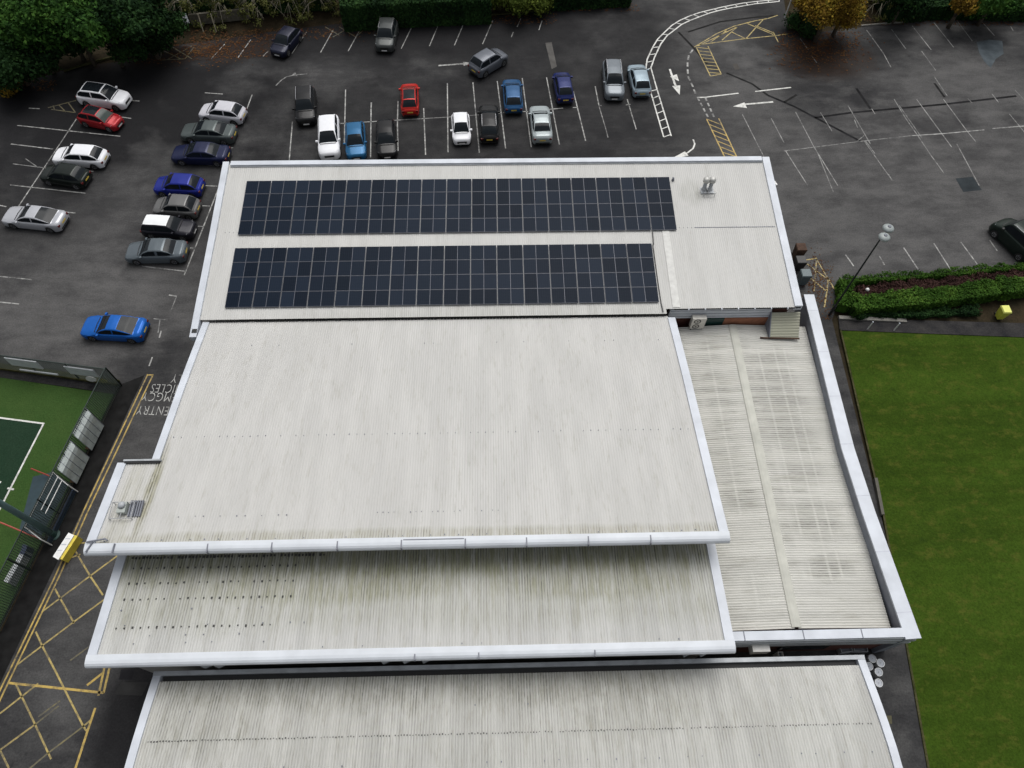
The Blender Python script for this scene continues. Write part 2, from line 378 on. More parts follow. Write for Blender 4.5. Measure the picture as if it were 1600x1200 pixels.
# sports pitch
struct(MB().prism([(-75, 29.5)]+flat([(0, 590), (150, 612), (178, 616), (88, 800), (0, 975)], 0)+[(-31, 2), (-75, 2)], -.05, .015).build('sports_pitch', 'turf'))
inner = [(-75, 25)]+[G(0, 653)[:2], G(68, 662)[:2], G(0, 794)[:2]]+[(-34.5, 2), (-75, 2)]
struct(sheet('pitch_playing_area', inner, .022, M['turf2']))
b = MB(); ribbon(b, [(-75, 25.6), G(0, 653), G(68, 662)], .12, .028); ribbon(b, [G(69, 661), G(3, 790), G(-60, 905)], .12, .029)
ribbon(b, [G(12, 763), G(22, 765)], .12, .03); ribbon(b, [G(-4, 752), G(2, 754)], .12, .03)
struct(b.build('pitch_lines', 'wfresh'))
struct(sheet('pitch_edge_path', [(-75, 32)]+flat([(0, 572), (190, 599), (178, 616), (150, 611), (0, 590)], 0)+[(-75, 30.2)], .019, M['path']))
struct(sheet('goal_mat', flat([(52, 745), (82, 738), (107, 758), (62, 842), (30, 830)], 0), .026, simple('dark_blue_mat', (.016, .035, .045), .8)))
kerb([G(a, c)[:2] for a, c in [(-60, 560), (0, 574), (100, 587), (186, 600)]], 'pitch_kerb', 'moss', .25, .45)
# dark lower service strip beside the pitch
struct(sheet('service_path', flat([(190, 600), (226, 586), (128, 800), (84, 890), (0, 1068), (-30, 1050), (0, 990), (92, 803)], 0), .004, simple('black_tarmac', (.011, .011, .011), .8, var=.4, scale=1.5, spec=.08)))

# ------------------------------------------------------------------ markings
def lines(name, segs, wdt, mat, z=.008, kind='structure'):
    b = MB()
    for s_ in segs:
        pts = [G(s_[i], s_[i+1])[:2] for i in range(0, len(s_), 2)]
        ribbon(b, pts, wdt, z)
    o = b.build(name, mat); o['kind'] = kind; return o
lines('bay_lines', [(130, 170, 28, 324), (45, 169, 62, 170), (27, 196, 188, 213), (17, 225, 83, 233), (16, 289, 134, 302), (0, 321, 10, 323), (100, 331, 118, 333),
    (203, 157, 218, 158), (190, 183, 205, 185), (0, 432, 50, 437), (0, 472, 30, 475), (135, 266, 146, 268),
    (394, 148, 384, 175), (370, 196, 345, 248), (342, 293, 290, 425), (320, 145, 348, 147), (352, 230, 364, 231), (308, 256, 348, 260), (318, 290, 340, 291),
    (305, 321, 328, 322), (300, 353, 318, 354), (290, 387, 305, 388), (222, 416, 290, 424), (290, 424, 288, 430), (264, 461, 276, 463), (238, 558, 233, 572), (252, 517, 249, 528)], .1, 'wpaint', .008)
lines('faded_bay_lines', [(20, 256, 75, 263), (276, 463, 266, 488), (240, 498, 262, 500), (250, 500, 247, 520), (581, 160, 579, 175), (667, 185, 700, 183), (700, 183, 782, 177), (1278, 240, 1302, 300),
    (1460, 120, 1480, 150), (1325, 165, 1360, 225), (1405, 165, 1440, 215), (1350, 220, 1394, 282), (1495, 225, 1530, 290), (1440, 80, 1462, 110), (1340, 220, 1350, 212), (40, 248, 60, 262)], .08, 'wpaint2', .008)
mid = [(457, 190, 452, 250), (540, 140, 538, 224), (580, 160, 579, 246), (622, 158, 621, 192, 622, 236), (662, 169, 665, 242), (699, 130, 700, 238), (739, 129, 749, 239), (777, 127, 790, 232),
    (816, 122, 830, 230), (854, 121, 874, 226), (896, 143, 915, 220), (930, 135, 936, 166), (980, 155, 994, 202), (532, 193, 667, 185), (786, 176, 825, 174), (857, 171, 880, 169), (895, 168, 903, 168),
    (935, 165, 940, 165), (978, 164, 985, 163)]
lines('bay_lines', mid, .1, 'wpaint', .0085)
lines('faded_bay_lines', [(936, 166, 947, 203), (947, 203, 950, 215)], .08, 'wpaint2', .0085)
lines('bay_lines', [(479, 50, 456, 84), (419, 80, 411, 88), (521, 46, 501, 82), (565, 42, 544, 80), (646, 37, 627, 76), (687, 34, 671, 72), (727, 31, 710, 71), (770, 32, 754, 69), (814, 29, 808, 42), (802, 50, 799, 58),
    (847, 32, 842, 47), (351, 69, 330, 92), (392, 62, 372, 90)], .09, 'wpaint', .009)
lines('bay_lines', [(1250, 60, 1263, 78), (1268, 87, 1276, 98), (1354, 47, 1380, 83), (1380, 83, 1392, 105), (1393, 46, 1415, 76), (1425, 40, 1455, 78), (1459, 35, 1490, 74), (1495, 32, 1519, 64), (1535, 35, 1554, 56), (1579, 41, 1583, 48),
    (1160, 179, 1194, 246), (1205, 185, 1225, 223), (1243, 175, 1272, 230, 1309, 290), (1282, 176, 1300, 205), (1335, 187, 1340, 200), (1362, 170, 1367, 178), (1352, 220, 1367, 240), (1388, 272, 1394, 282), (1397, 155, 1415, 185, 1434, 212, 1454, 242, 1475, 271),
    (1432, 155, 1487, 230), (1474, 155, 1511, 205, 1525, 222), (1512, 154, 1519, 161), (1550, 147, 1560, 160), (1586, 141, 1602, 158), (1577, 178, 1610, 218), (1227, 235, 1262, 290)], .08, 'wpaint3', .009)
lines('faded_bay_lines', [(1225, 236, 1352, 220), (1352, 220, 1425, 212)], .08, 'wpaint2', .01)
lines('bay_lines', [(1425, 212, 1472, 209, 1538, 203), (1550, 201, 1600, 197), (1321, 398, 1334, 416), (1374, 400, 1382, 414), (1412, 387, 1438, 426), (1459, 380, 1487, 424), (1501, 378, 1530, 417), (1546, 375, 1558, 392)], .1, 'wpaint', .0095)
# entry-lane ladder strip
def lerp(pl, t):
    Ls = [0]
    for a, c in zip(pl, pl[1:]): Ls.append(Ls[-1]+math.hypot(c[0]-a[0], c[1]-a[1]))
    s_ = t*Ls[-1]
    for i in range(len(pl)-1):
        if s_ <= Ls[i+1]+1e-9:
            k = (s_-Ls[i])/max(1e-9, Ls[i+1]-Ls[i]); return (pl[i][0]*(1-k)+pl[i+1][0]*k, pl[i][1]*(1-k)+pl[i+1][1]*k)
    return pl[-1]
def ladder(name, A, B, n, wdt, mat, z=.01, slant=0., ends=True):
    A = [G(*p)[:2] for p in A]; B = [G(*p)[:2] for p in B]; b = MB()
    ribbon(b, A, wdt, z); ribbon(b, B, wdt, z)
    for i in range(0 if ends else 1, n+1 if ends else n):
        t = i/n; a = lerp(A, t); c = lerp(B, min(1, max(0, t+slant))); ribbon(b, [a, c], wdt*.8, z+.002)
    return struct(b.build(name, mat))
o4 = lambda pts, ox=1000, oy=0, k=4.: [(ox+a/k, oy+c/k) for a, c in pts]
ladder('entry_lane_markings', o4([(35, 440), (45, 370), (80, 295), (110, 245), (150, 205), (200, 158), (250, 127), (310, 100), (375, 78), (440, 62), (510, 45), (570, 33), (640, 20), (720, 10), (870, -4)]),
       o4([(68, 425), (90, 360), (130, 275), (170, 222), (210, 192), (260, 153), (315, 127), (380, 102), (440, 80), (510, 62), (570, 50), (640, 38), (720, 24), (870, 9)]), 17, .13, 'wfresh')
ladder('lane_edge_markings', o4([(65, 570), (148, 857)]), o4([(107, 560), (195, 850)]), 6, .12, 'wfresh', slant=-.03)
lines('lane_edge_line', [(1017, 106, 1027, 141)], .12, 'wfresh', .010)
db = []
crv = o4([(330, 310), (305, 345), (296, 400), (300, 480), (330, 540), (352, 600)])
for i in range(7):
    a = lerp(crv, i/7.); c = lerp(crv, (i+.62)/7.); db.append((*a, *c))
for s_, e_ in (((360, 610), (432, 745)), ((408, 610), (468, 745))):
    for i in range(4):
        a = [s_[k]+(e_[k]-s_[k])*i/4 for k in (0, 1)]; c = [s_[k]+(e_[k]-s_[k])*(i+.6)/4 for k in (0, 1)]
        db.append((1000+a[0]/4, a[1]/4, 1000+c[0]/4, c[1]/4))
lines('give_way_dashes', db, .17, 'wpaint', .010)
lines('lane_lines', [(1104, 151.7, 1154, 145.7), (1180, 143, 1236, 136.7), (1089, 152.5, 1104, 152)], .14, 'wfresh', .010)
# direction arrows
def arrow(name, pts, head, wdt=.16, mat='wfresh', hw=.62):
    b = MB(); P_ = [G(*p)[:2] for p in pts]; ribbon(b, P_, wdt, .012)
    for (tip, back) in head:
        t = Vector(G(*tip)[:2]); k = Vector(G(*back)[:2]); d = (t-k).normalized(); nn = Vector((-d.y, d.x))*hw/2
        b.add([(t.x, t.y, .014), (k.x+nn.x, k.y+nn.y, .014), (k.x-nn.x, k.y-nn.y, .014)], [(0, 1, 2)])
    return struct(b.build(name, mat))
arrow('direction_arrow', [(685, 102.5), (728, 99.5)], [((741, 98.5), (724, 100))], .2, 'wpaint')
arrow('direction_arrow', [(480, 115.5), (462, 117), (448, 120), (440, 125), (431, 134)], [((455, 118.5), (463, 116))], .12, 'wpaint2', .7)
arrow('direction_arrow', [(1046.5, 108), (1054, 130), (1058, 140)], [((1062, 148.5), (1056.5, 134)), ((1061, 127), (1052, 118))], .2, hw=.8)
arrow('direction_arrow', [(1208, 159.3), (1156, 163.8)], [((1145, 166.5), (1165, 164.5))], .2, hw=.8)
arrow('direction_arrow', [(1083, 218), (1085.5, 225), (1083, 232), (1074, 239), (1048, 249)], [((1048, 248.5), (1073, 240))], .14, hw=.6)
# yellow hatchings
y1 = 'ypaint2'
lines('yellow_hatching', [(1085, 73.5, 1120, 52.5, 1147, 41, 1180, 32.5, 1200, 29, 1215, 24), (1092, 70, 1160, 61, 1210, 56, 1232, 53), (1090, 72, 1152, 42), (1128, 63, 1152, 42), (1143, 50, 1166, 61), (1166, 60, 1192, 31),
    (1168, 37, 1208, 54), (1208, 50, 1216, 66), (1110, 66, 1135, 48), (1180, 40, 1210, 52)], .11, y1, .011)
ladder('yellow_box_strip', [(1088, 74), (1110, 119)], [(1106, 72), (1127, 116)], 8, .1, y1, slant=.1)
ladder('yellow_box_strip', [(1104, 186), (1133, 247)], [(1123, 185), (1151, 245)], 7, .11, 'ypaint', slant=.18)
lines('yellow_hatching', [(1275, 404, 1306, 456), (1255, 407, 1276, 403.5), (1276, 405, 1272, 455), (1258, 410, 1294, 437), (1294, 434, 1292, 455), (1267, 435, 1290, 454), (1292, 455, 1288, 480)], .11, y1, .011)
lines('yellow_hatching', [(75, 168.5, 119, 157), (80, 171, 118, 176), (83, 165, 85.5, 172), (107, 161, 118, 176), (92, 164, 103, 175)], .09, 'ypale', .011)
lines('yellow_hatching', [(254, 75, 250, 94, 289, 92), (255, 79, 282, 92), (262, 93, 300, 72), (270, 74, 300, 92), (289, 92, 303, 74)], .1, 'ypale', .011)
lines('yellow_hatching', [(508, 42, 530, 55), (520, 58, 548, 42), (530, 42, 556, 58), (556, 58, 570, 45)], .09, 'ypale', .011)
lines('yellow_edge_lines', [(231, 585, 130, 800, 87, 899, 0, 1079, -20, 1120), (239, 586, 137, 800, 93, 900, 0, 1094, -20, 1136), (231, 586, 240, 586)], .1, 'ypaint', .012)
lines('yellow_hatching', [(184, 868, 141, 900, 67, 955), (86, 920, 116, 974), (112, 851, 141, 900), (141, 900, 161, 930), (101, 875, 126, 866), (115, 849, 140, 848), (164, 936, 115, 972, 66, 1009, 28, 1038),
    (56, 987, 66, 1009, 86, 1047, 108, 1091, 130, 1134, 135, 1142), (25, 1069, 55, 1132, 80, 1186), (60, 1068, 0, 1115), (0, 1172, 55, 1132), (142, 1125, 129, 1136), (0, 1172, 14, 1200)], .1, y1, .013)
lines('yellow_hatching', [(140, 1010, 110, 1032), (55, 1132, 92, 1103), (129, 1136, 75, 1177, 45, 1202), (94, 1095, 60, 1120)], .09, 'ypale', .013)
lines('yellow_edge_lines', [(13, 1067, 162, 1082.5), (164, 1040, 154, 1087), (172, 1040, 162, 1083), (160, 1052, 136, 1071), (149, 1106, 136, 1145, 117, 1204)], .13, 'ypaint', .015)
# tar repair bands
lines('tar_bands', [(1273, 184, 1330, 176, 1425, 167.5, 1475, 163), (1200, 149, 1240, 166, 1280, 187, 1305, 200, 1345, 221), (1338, 138, 1360, 170), (1475, 163, 1588, 150)], .24, simple('tar_soft', (.014, .014, .015), .8, var=.5, scale=1, spec=.05), .006)
lines('tar_bands', [(1460, 130, 1476, 152), (1225, 160, 1245, 148), (1075, 50, 1125, 34, 1180, 27, 1215, 24), (1060, 50, 1085, 76, 1105, 100), (1135, 114, 1175, 131, 1200, 149)], .22, simple('tar_worn', (.017, .017, .017), .8, var=.4, scale=1, spec=.05), .006)
# patches
def patch(name, pxs, c, z=.005, rough=.6): struct(sheet(name, flat(pxs, 0), z, simple(name+'_mat', c, .85, var=.25, scale=1.2, spec=.08)))
patch('puddle', [(1526, 66), (1545, 62), (1566, 64), (1568, 84), (1556, 92), (1548, 106), (1538, 96), (1530, 82)], (.068, .082, .092), rough=.3)  # blue-grey sky reflection painted into the puddle's base colour
patch('tarmac_patch', [(852, 67), (862, 66), (870, 104), (862, 108)], (.085, .082, .078))
patch('drain_patch', [(1493, 279), (1520, 276), (1534, 297), (1505, 300)], (.028, .034, .038))
patch('tarmac_patch', [(189, 1046), (211, 1046), (206, 1062), (186, 1062)], (.016, .016, .018))
patch('tarmac_patch', [(190, 1066), (232, 1066), (222, 1087), (178, 1085)], (.03, .03, .03))
patch('manhole_cover', [(1145, 100), (1152, 99), (1156, 108), (1148, 109)], (.07, .065, .06), .0055)
patch('manhole_cover', [(1378, 1118), (1393, 1118), (1394, 1131), (1379, 1131)], (.09, .085, .055), .0055)

# road lettering
def text_mesh(txt, name, origin, ang, size, stretch, sx, mat, z):
    cu = bpy.data.curves.new('t', 'FONT'); cu.body = txt; cu.size = 1; cu.align_x = 'RIGHT'; cu.resolution_u = 3; cu.offset = -.012; cu.space_character = 1.08
    o = bpy.data.objects.new('t', cu); col.objects.link(o)
    bpy.context.view_layer.update()
    me = bpy.data.meshes.new_from_object(o.evaluated_get(bpy.context.evaluated_depsgraph_get()))
    bpy.data.objects.remove(o)
    cs, sn = math.cos(ang), math.sin(ang)
    for v in me.vertices:
        x, y = v.co.x*size*sx, v.co.y*size*stretch; v.co = (x*cs-y*sn, x*sn+y*cs, 0)
    me.materials.append(M[mat]); r = bpy.data.objects.new(name, me); col.objects.link(r); r.location = (*origin, z); return struct(r)
for txt, px, sx in (('ENTRY', (216, 634), .82), ('EMGCY', (224, 613), .84), ('VEHICLES', (238, 600), .78), ('ONLY', (270, 585), .8)):
    # read from the car park side: text runs towards -x, its top towards the viewer of the photo
    a = G(px[0], px[1])
    text_mesh(txt, 'road_lettering', (a[0], a[1]), math.pi-R_(3), .86, 1.2, sx, 'letters', .012)

# ------------------------------------------------------------------ roofs
def zat(prof, y):
    ys = sorted(prof)
    if y <= ys[0][0]: i = 0
    elif y >= ys[-1][0]: i = len(ys)-2
    else: i = max(k for k in range(len(ys)-1) if ys[k][0] <= y)
    (a, za), (b_, zb) = ys[i], ys[i+1]
    return za+(zb-za)*(y-a)/(b_-a)
def corr(x0, x1, y0, y1, prof, pitch=.146, amp=.024, n=4, mb=None):
    """corrugations running along y, waving in x; phase locked to world x so material troughs match"""
    b = mb or MB(); step = pitch/n; k0 = math.ceil(x0/step); k1 = math.floor(x1/step)
    xs = [x0]+[k*step for k in range(k0, k1+1) if x0 < k*step < x1]+[x1]
    ys = sorted({y0, y1, *[p[0] for p in prof if y0 < p[0] < y1]}); nx = len(xs)
    vs = [(x, y, zat(prof, y)+amp*math.sin(2*math.pi*x/pitch)) for y in ys for x in xs]
    fs = [(j*nx+i, j*nx+i+1, (j+1)*nx+i+1, (j+1)*nx+i) for j in range(len(ys)-1) for i in range(nx-1)]
    return b.add(vs, fs)
def beam(b, x0, x1, ya, yb, prof, up=.1, down=.35, seg=None):
    """capping that follows the roof slope between ya and yb"""
    ys = sorted({ya, yb, *[p[0] for p in prof if ya < p[0] < yb]})
    for a, c in zip(ys, ys[1:]):
        za, zc = zat(prof, a), zat(prof, c)
        b.prism([(x0, a), (x1, a), (x1, c), (x0, c)], [za-down, za-down, zc-down, zc-down], [za+up, za+up, zc+up, zc+up])
def eave(b, x0, x1, yback, yfront, z):
    """rolled front eave trim: flat shelf then a bullnose dropping at the front"""
    pr = [(yback, z-.02), (yback-.01, z+.07), (yfront+.3, z+.06), (yfront+.16, z+.03), (yfront+.06, z-.04), (yfront, z-.14), (yfront, z-.3), (yfront+.08, z-.32), (yback, z-.25)]
    n = len(pr); b.add([(x, y, zz) for x in (x0, x1) for y, zz in pr], [(i, n+i, n+(i+1) % n, (i+1) % n) for i in range(n)]+[tuple(range(n)), tuple(range(n, 2*n))[::-1]])
def dots(name, rows, prof, parent, s=.06, mat='black', jitter=.02, h=.06):
    b = MB()
    for (x0, x1, y, stp, prob) in rows:
        x = x0
        while x < x1:
            if random.random() < prob:
                yy = y+random.uniform(-jitter, jitter); q = s*random.uniform(.6, 1.1); z = zat(prof, yy)
                b.box(x-q/2, x+q/2, yy-q*.7, yy+q*.7, z-.02, z+h)
            x += stp
    o = b.build(name, mat, parent); o['kind'] = 'stuff'; return o
def joints(xs, y0, y1, prof, parent, up=.115, wd=.07):
    for x in xs: 
        b = MB(); b.prism([(x-wd/2, y0), (x+wd/2, y0), (x+wd/2, y1), (x-wd/2, y1)], zat(prof, y1)-.3, zat(prof, (y0+y1)/2)+up); b.build('joint', 'joint', parent)

# --- north hall (solar roof)
NP = [(26.4, 5.32), (28.2, 5.5), (35, 6.1), (41.2, 6.72)]
M['sheet_n'] = sheet_mat('roof_sheet_north', light=(.505, .503, .487), streak=.2, trough=.08, calm=.07, dirt=((0, 28, 14, .8, .25), (14.5, 38, 1.0, 1.2, .35)))
north = empty('sports_hall', (0, 34.5, 0), 'low white hall with two arrays of solar panels on its pale roof', 'building')
b = corr(-19.65, 20.15, 28.2, 41.0, NP, amp=.012); b2 = corr(-19.65, 11.4, 27.83, 28.2, NP, amp=.012, mb=b)
b.build('roof', 'sheet_n', north, smooth=True)
b = MB(); beam(b, -20.05, -19.6, 26.5, 41.2, NP); b.build('roof_trim', 'trim', north)
b = MB(); beam(b, 20.12, 20.65, 28.25, 41.2, NP); b.build('roof_trim', 'trim', north)
b = MB(); b.box(-19.45, 20.05, 40.8, 41.22, 6.3, 6.86); b.build('roof_trim', 'trim', north)
b = MB(); b.box(-19.45, 20.05, 40.72, 40.8, 6.3, 6.74); b.build('rear_gutter', 'trimdirt', north)
b = MB(); b.box(-19.6, -19.55, 28, 40.7, 5.2, 5.4)
for a in range(13): 
    y = 28.2+a; b.box(-19.6, -19.57, y, y+1, zat(NP, y)-.1, zat(NP, y)+.035)
b.build('side_flashing', 'trimdirt', north)
b = MB(); b.box(-19.5, 20.1, 29.2, 40.9, 0, 5.0); b.build('wall', 'wall', north)
b = MB(); b.box(11.9, 20.0, 28.55, 29.2, 0, 5.2); b.build('end_wall', 'brick', north)
# clad fascia under the eave beside the annex
b = MB(); 
for i in range(6): b.box(11.75, 18.7, 28.28-.02*(i % 2), 28.5, 5.26-.16*(i+1)+.02, 5.26-.16*i)
b.build('cladding', 'trim', north)
b = MB()
for i in range(6): b.box(11.76, 18.69, 28.27, 28.52, 5.26-.16*(i+1)-.0, 5.26-.16*(i+1)+.035)
b.build('cladding_groove', 'joint', north)
b = MB(); b.box(15.7, 18.7, 28.2, 28.5, 2.9, 4.28); b.build('infill_panel', 'terra', north)
b = MB(); b.box(13.9, 15.7, 28.22, 28.52, 3.2, 4.28); b.build('window', simple('green_glass', (.02, .05, .045), .15), north)
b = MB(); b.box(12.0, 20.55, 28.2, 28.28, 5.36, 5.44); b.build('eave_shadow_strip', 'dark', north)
for k in range(7): MB().box(12.9+k*1.12, 12.96+k*1.12, 28.1, 28.27, 5.34, 5.5).build('gutter_bracket', 'trim', north)
# lap line
dots('roof_fixings', [(-19, 20, 34.9, .146*2, .9)], NP, north, .035, 'joint', h=.03)
b = MB(); b.box(14.2, 20.0, 34.86, 34.9, 6.08, 6.115); b.build('sheet_lap', 'joint', north)
b = MB()
for x in np.arange(-19.2, 11.6, .219): 
    if random.random() < .95 and int((x+19.2)/.219) % 14: b.box(x-.085, x+.085, 27.775, 27.825, 5.2, 5.335)
o = b.build('valley_closure', 'dark', north); o['kind'] = 'stuff'
MB().box(-19.95, -19.62, 26.8, 27.12, 5.2, 5.49).build('downpipe_outlet', 'dark', north)
b = MB(); b.tube([(11.05, 33.4, 6.02), (11.07, 30, 5.72), (11.1, 28.6, 5.6), (11.15, 27.9, 5.55)], .035, 6); b.build('cable', 'black', north)
b = MB(); b.tube([(11.15, 34.5, 6.12), (11.1, 33.4, 6.05)], .035, 6); b.build('cable', 'black', north)
# --- small valley ridge strip between arrays and right-hand bay
b = MB(); b.box(11.85, 12.35, 28.3, 35, 5.5, 5.6)
b.v = [(x, y, zat(NP, y)+(.045 if z > 5.55 else -.03)) for x, y, z in b.v]; b.build('ridge_capping', simple('ridge_white', (.52, .52, .50), .6), north)

# --- main hall
MP = [(11.3, 8.2), (14.6, 7.62), (18, 7.05), (22.2, 6.35), (24.5, 5.9), (27.9, 5.2)]
M['sheet_m'] = sheet_mat('roof_sheet_main', light=(.475, .472, .458), streak=.34, trough=.12, calm=.08, dirt=((-18.95, 14.8, .35, 3.2, 1.), (-20, 14, .7, 4, .4), (-4, 12.0, 40, .45, .5)), soft_k=.75, wobk=.2, grime=(.26, .25, .16))
main = empty('sports_hall', (-4, 19.5, 0), 'largest white hall, its plain ribbed pale roof higher than its neighbours', 'building')
b = corr(-19.05, 11.5, 11.8, 27.81, MP, amp=.012); corr(-20.85, -19.05, 11.8, 16.7, MP, amp=.013, mb=b)
b.build('roof', 'sheet_m', main, smooth=True)
b = MB(); beam(b, -19.45, -19.03, 16.75, 27.75, MP); b.build('roof_trim', 'trim', main)
b = MB(); beam(b, -21.3, -20.82, 11.85, 16.75, MP); b.build('roof_trim', 'trim', main)
b = MB(); beam(b, 11.46, 11.95, 11.85, 27.6, MP); b.build('roof_trim', 'trim', main)
b = MB(); eave(b, -21.3, 11.98, 11.86, 11.30, 8.15); b.build('front_eave', 'eave', main, smooth=False)
joints([G(x, 850, 8.2)[0] for x in (325, 425, 527, 627, 727, 823, 920, 1018)], 11.27, 11.72, MP, main, up=.05)
b = MB(); b.box(G(630, 845, 8.2)[0], G(725, 845, 8.2)[0], 11.70, 11.74, 8.1, 8.24); b.build('joint', 'joint', main)
b = MB(); b.tube([(-21.2, 11.9, 8.3), (-20.3, 12.05, 8.3), (-20.15, 11.95, 8.28)], .05, 6); b.tube([(-20.9, 11.9, 8.28), (-21.15, 11.4, 8.2)], .05, 6); b.tube([(-19.75, 11.8, 8.27), (-19.8, 11.35, 8.2)], .05, 6); b.build('sealant_strip', 'joint', main)
for x in (G(895, 845, 8.2)[0], G(920, 845, 8.2)[0]): pass
b = MB(); b.box(-20.9, -18.95, 16.7, 16.85, 6.8, 7.4); b.build('end_closure', 'dark', main)
b = MB(); b.box(-20.95, -18.9, 16.8, 16.9, 6.9, 7.46); b.build('end_trim', 'trimdirt', main)
b = MB()
for f in range(2): pass
b.prism([(-18.8, 12.6), (11.2, 12.6), (11.2, 27.6), (-18.8, 27.6)], 0, [7.7, 7.7, 4.9, 4.9]); b.build('wall', 'wall', main)
b = MB(); b.prism([(-20.6, 12.6), (-18.8, 12.6), (-18.8, 16.6), (-20.6, 16.6)], 0, [7.6, 7.6, 6.9, 6.9]); b.build('side_wall', 'wall', main)
dots('roof_fixings', [(-18.7, 11.3, G(700, 676, 7)[1], .146*3, .75), (-6.5, 0, G(650, 799, 7.9)[1], .146*2, .7), (-17, -11, G(650, 800, 7.9)[1], .146*3, .4), (-18.7, 11.3, 25.6, .146*4, .25)], MP, main, .04, 'joint', h=.045)
dots('eave_fixings', [(-20.4, 11.2, 11.98, .146*5, .5)], MP, main, .05, 'joint', h=.045)

# --- middle hall
TP = [(6.0, 6.5), (8.9, 6.27), (12, 6.02), (14, 5.85)]
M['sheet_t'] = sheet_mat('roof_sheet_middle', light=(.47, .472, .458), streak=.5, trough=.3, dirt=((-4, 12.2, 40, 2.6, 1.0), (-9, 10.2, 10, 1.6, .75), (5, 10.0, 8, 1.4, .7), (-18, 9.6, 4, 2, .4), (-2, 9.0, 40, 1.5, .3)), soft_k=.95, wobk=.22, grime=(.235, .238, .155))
mid_h = empty('sports_hall', (-4.4, 9.5, 0), 'long white hall whose stained, green-streaked roof shows under the eave of the largest hall', 'building')
b = corr(-20.2, 11.35, 6.66, 13.6, TP, amp=.022); b.build('roof', 'sheet_t', mid_h, smooth=True)
b = MB(); beam(b, -20.62, -20.15, 6.71, 13.6, TP); b.build('roof_trim', 'trim', mid_h)
b = MB(); beam(b, 11.3, 11.78, 6.71, 13.6, TP); b.build('roof_trim', 'trim', mid_h)
b = MB(); eave(b, -20.65, 11.8, 6.72, 6.12, 6.47); b.build('front_eave', 'eave', mid_h)
joints([G(x, 1025, 6.5)[0] for x in (-60, 648, 748, 930)], 6.09, 6.55, TP, mid_h, up=.05)
b = MB(); b.prism([(-20, 6.75), (11.1, 6.75), (11.1, 13.4), (-20, 13.4)], 0, [6.0, 6.0, 5.5, 5.5]); b.build('wall', 'wall', mid_h)
rows = []
for py, yj, pr in ((886, 0, .9), (910, 0, .75), (935, 0, .9), (980, 0, .95)):
    y = G(300, py, 6.2)[1]; rows.append((-19.6, -10.9 if py < 950 else -11.6, y, .41, pr))
dots('roof_fixings', rows, TP, mid_h, .075, 'dotgrey', h=.05)
dots('roof_fixings', [(-19.6, -11, 8.9, 1.2, .6), (-19.6, -11, 7.6, .9, .4), (-19.8, -11, 7.2, 1.3, .6), (-11, 11, 6.85, 1.0, .25), (-19.2, -9.8, 8.1, .7, .4)], TP, mid_h, .05, 'joint', h=.06)
dots('ridge_closure', [(-19.8, -9.5, G(300, 871, 6)[1], .19, .9)], TP, mid_h, .1, 'dotgrey', h=.06)
# clerestory in the front wall
for i in range(16):
    x = -18.4+i*1.82
    wf = MB().box(x, x+1.6, 6.66, 6.748, 4.2, 5.6).build('window', 'glass', mid_h)
    b = MB(); b.box(x-.04, x, 6.6, 6.745, 4.15, 5.65); b.box(x+1.6, x+1.64, 6.6, 6.745, 4.15, 5.65); b.box(x, x+1.6, 6.6, 6.745, 5.6, 5.65); b.box(x, x+1.6, 6.6, 6.745, 4.15, 4.2); b.build('frame', 'whitep', wf)
for i, x in enumerate((-15.6, -14.9, -6.3, -5.2, -4.2, 9.6, 10.5)):
    MB().box(x, x+.35, 6.35, 6.6, 4.2, 4.9, rot=.4).build('bracket', 'trimdirt', mid_h)

# --- front hall (barrel roof)
FP = [(-14, 2.2), (-9, 3.6), (-4.5, 4.65), (-1.5, 5.0), (.9, 5.04), (1.8, 4.99), (2.9, 4.81), (3.6, 4.66), (4.4, 4.48), (5.0, 4.33), (5.85, 4.12)]
FP[-1] = (5.9, 4.1)
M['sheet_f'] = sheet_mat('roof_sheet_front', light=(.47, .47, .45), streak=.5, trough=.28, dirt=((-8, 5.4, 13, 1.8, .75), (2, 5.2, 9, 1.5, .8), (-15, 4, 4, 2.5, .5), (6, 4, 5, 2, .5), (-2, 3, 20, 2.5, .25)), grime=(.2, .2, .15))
front = empty('sports_hall', (.5, -2, 0), 'curved-roofed white hall nearest the camera, running off the bottom of the picture', 'building')
b = corr(-17.85, 18.95, -10, 5.72, FP, amp=.03); b.build('roof', 'sheet_f', front, smooth=True)
b = MB(); beam(b, -18.2, -17.8, -10, 6.0, FP, up=.12, down=.3); b.build('roof_trim', 'trim', front)
b = MB(); beam(b, 18.92, 19.32, -10, 6.0, FP, up=.12, down=.3); b.build('roof_trim', 'trim', front)
b = MB(); b.prism([(-18.2, 6.0), (19.32, 6.0), (19.32, 6.22), (-18.2, 6.22)], 3.7, 4.22); b.build('rear_coping', 'trimdirt', front)
b = MB(); b.box(-17.7, 18.85, 5.66, 6.0, 3.7, 3.98); b.build('rear_gutter', 'dark', front)
b = MB(); b.prism([(-17.9, -10), (19.0, -10), (19.0, 5.95), (-17.9, 5.95)], 0, [2.8, 2.8, 3.7, 3.7]); b.build('wall', 'wall', front)
dots('roof_fixings', [(-17.6, 18.6, G(700, 1147, 4.9)[1], .146, .93)], FP, front, .05, 'dotgrey', h=.035)
dots('roof_fixings', [(-17.6, 18.6, 4.2, .9, .12), (-17.6, 18.6, 1.6, .7, .3)], FP, front, .05, 'joint', h=.05)

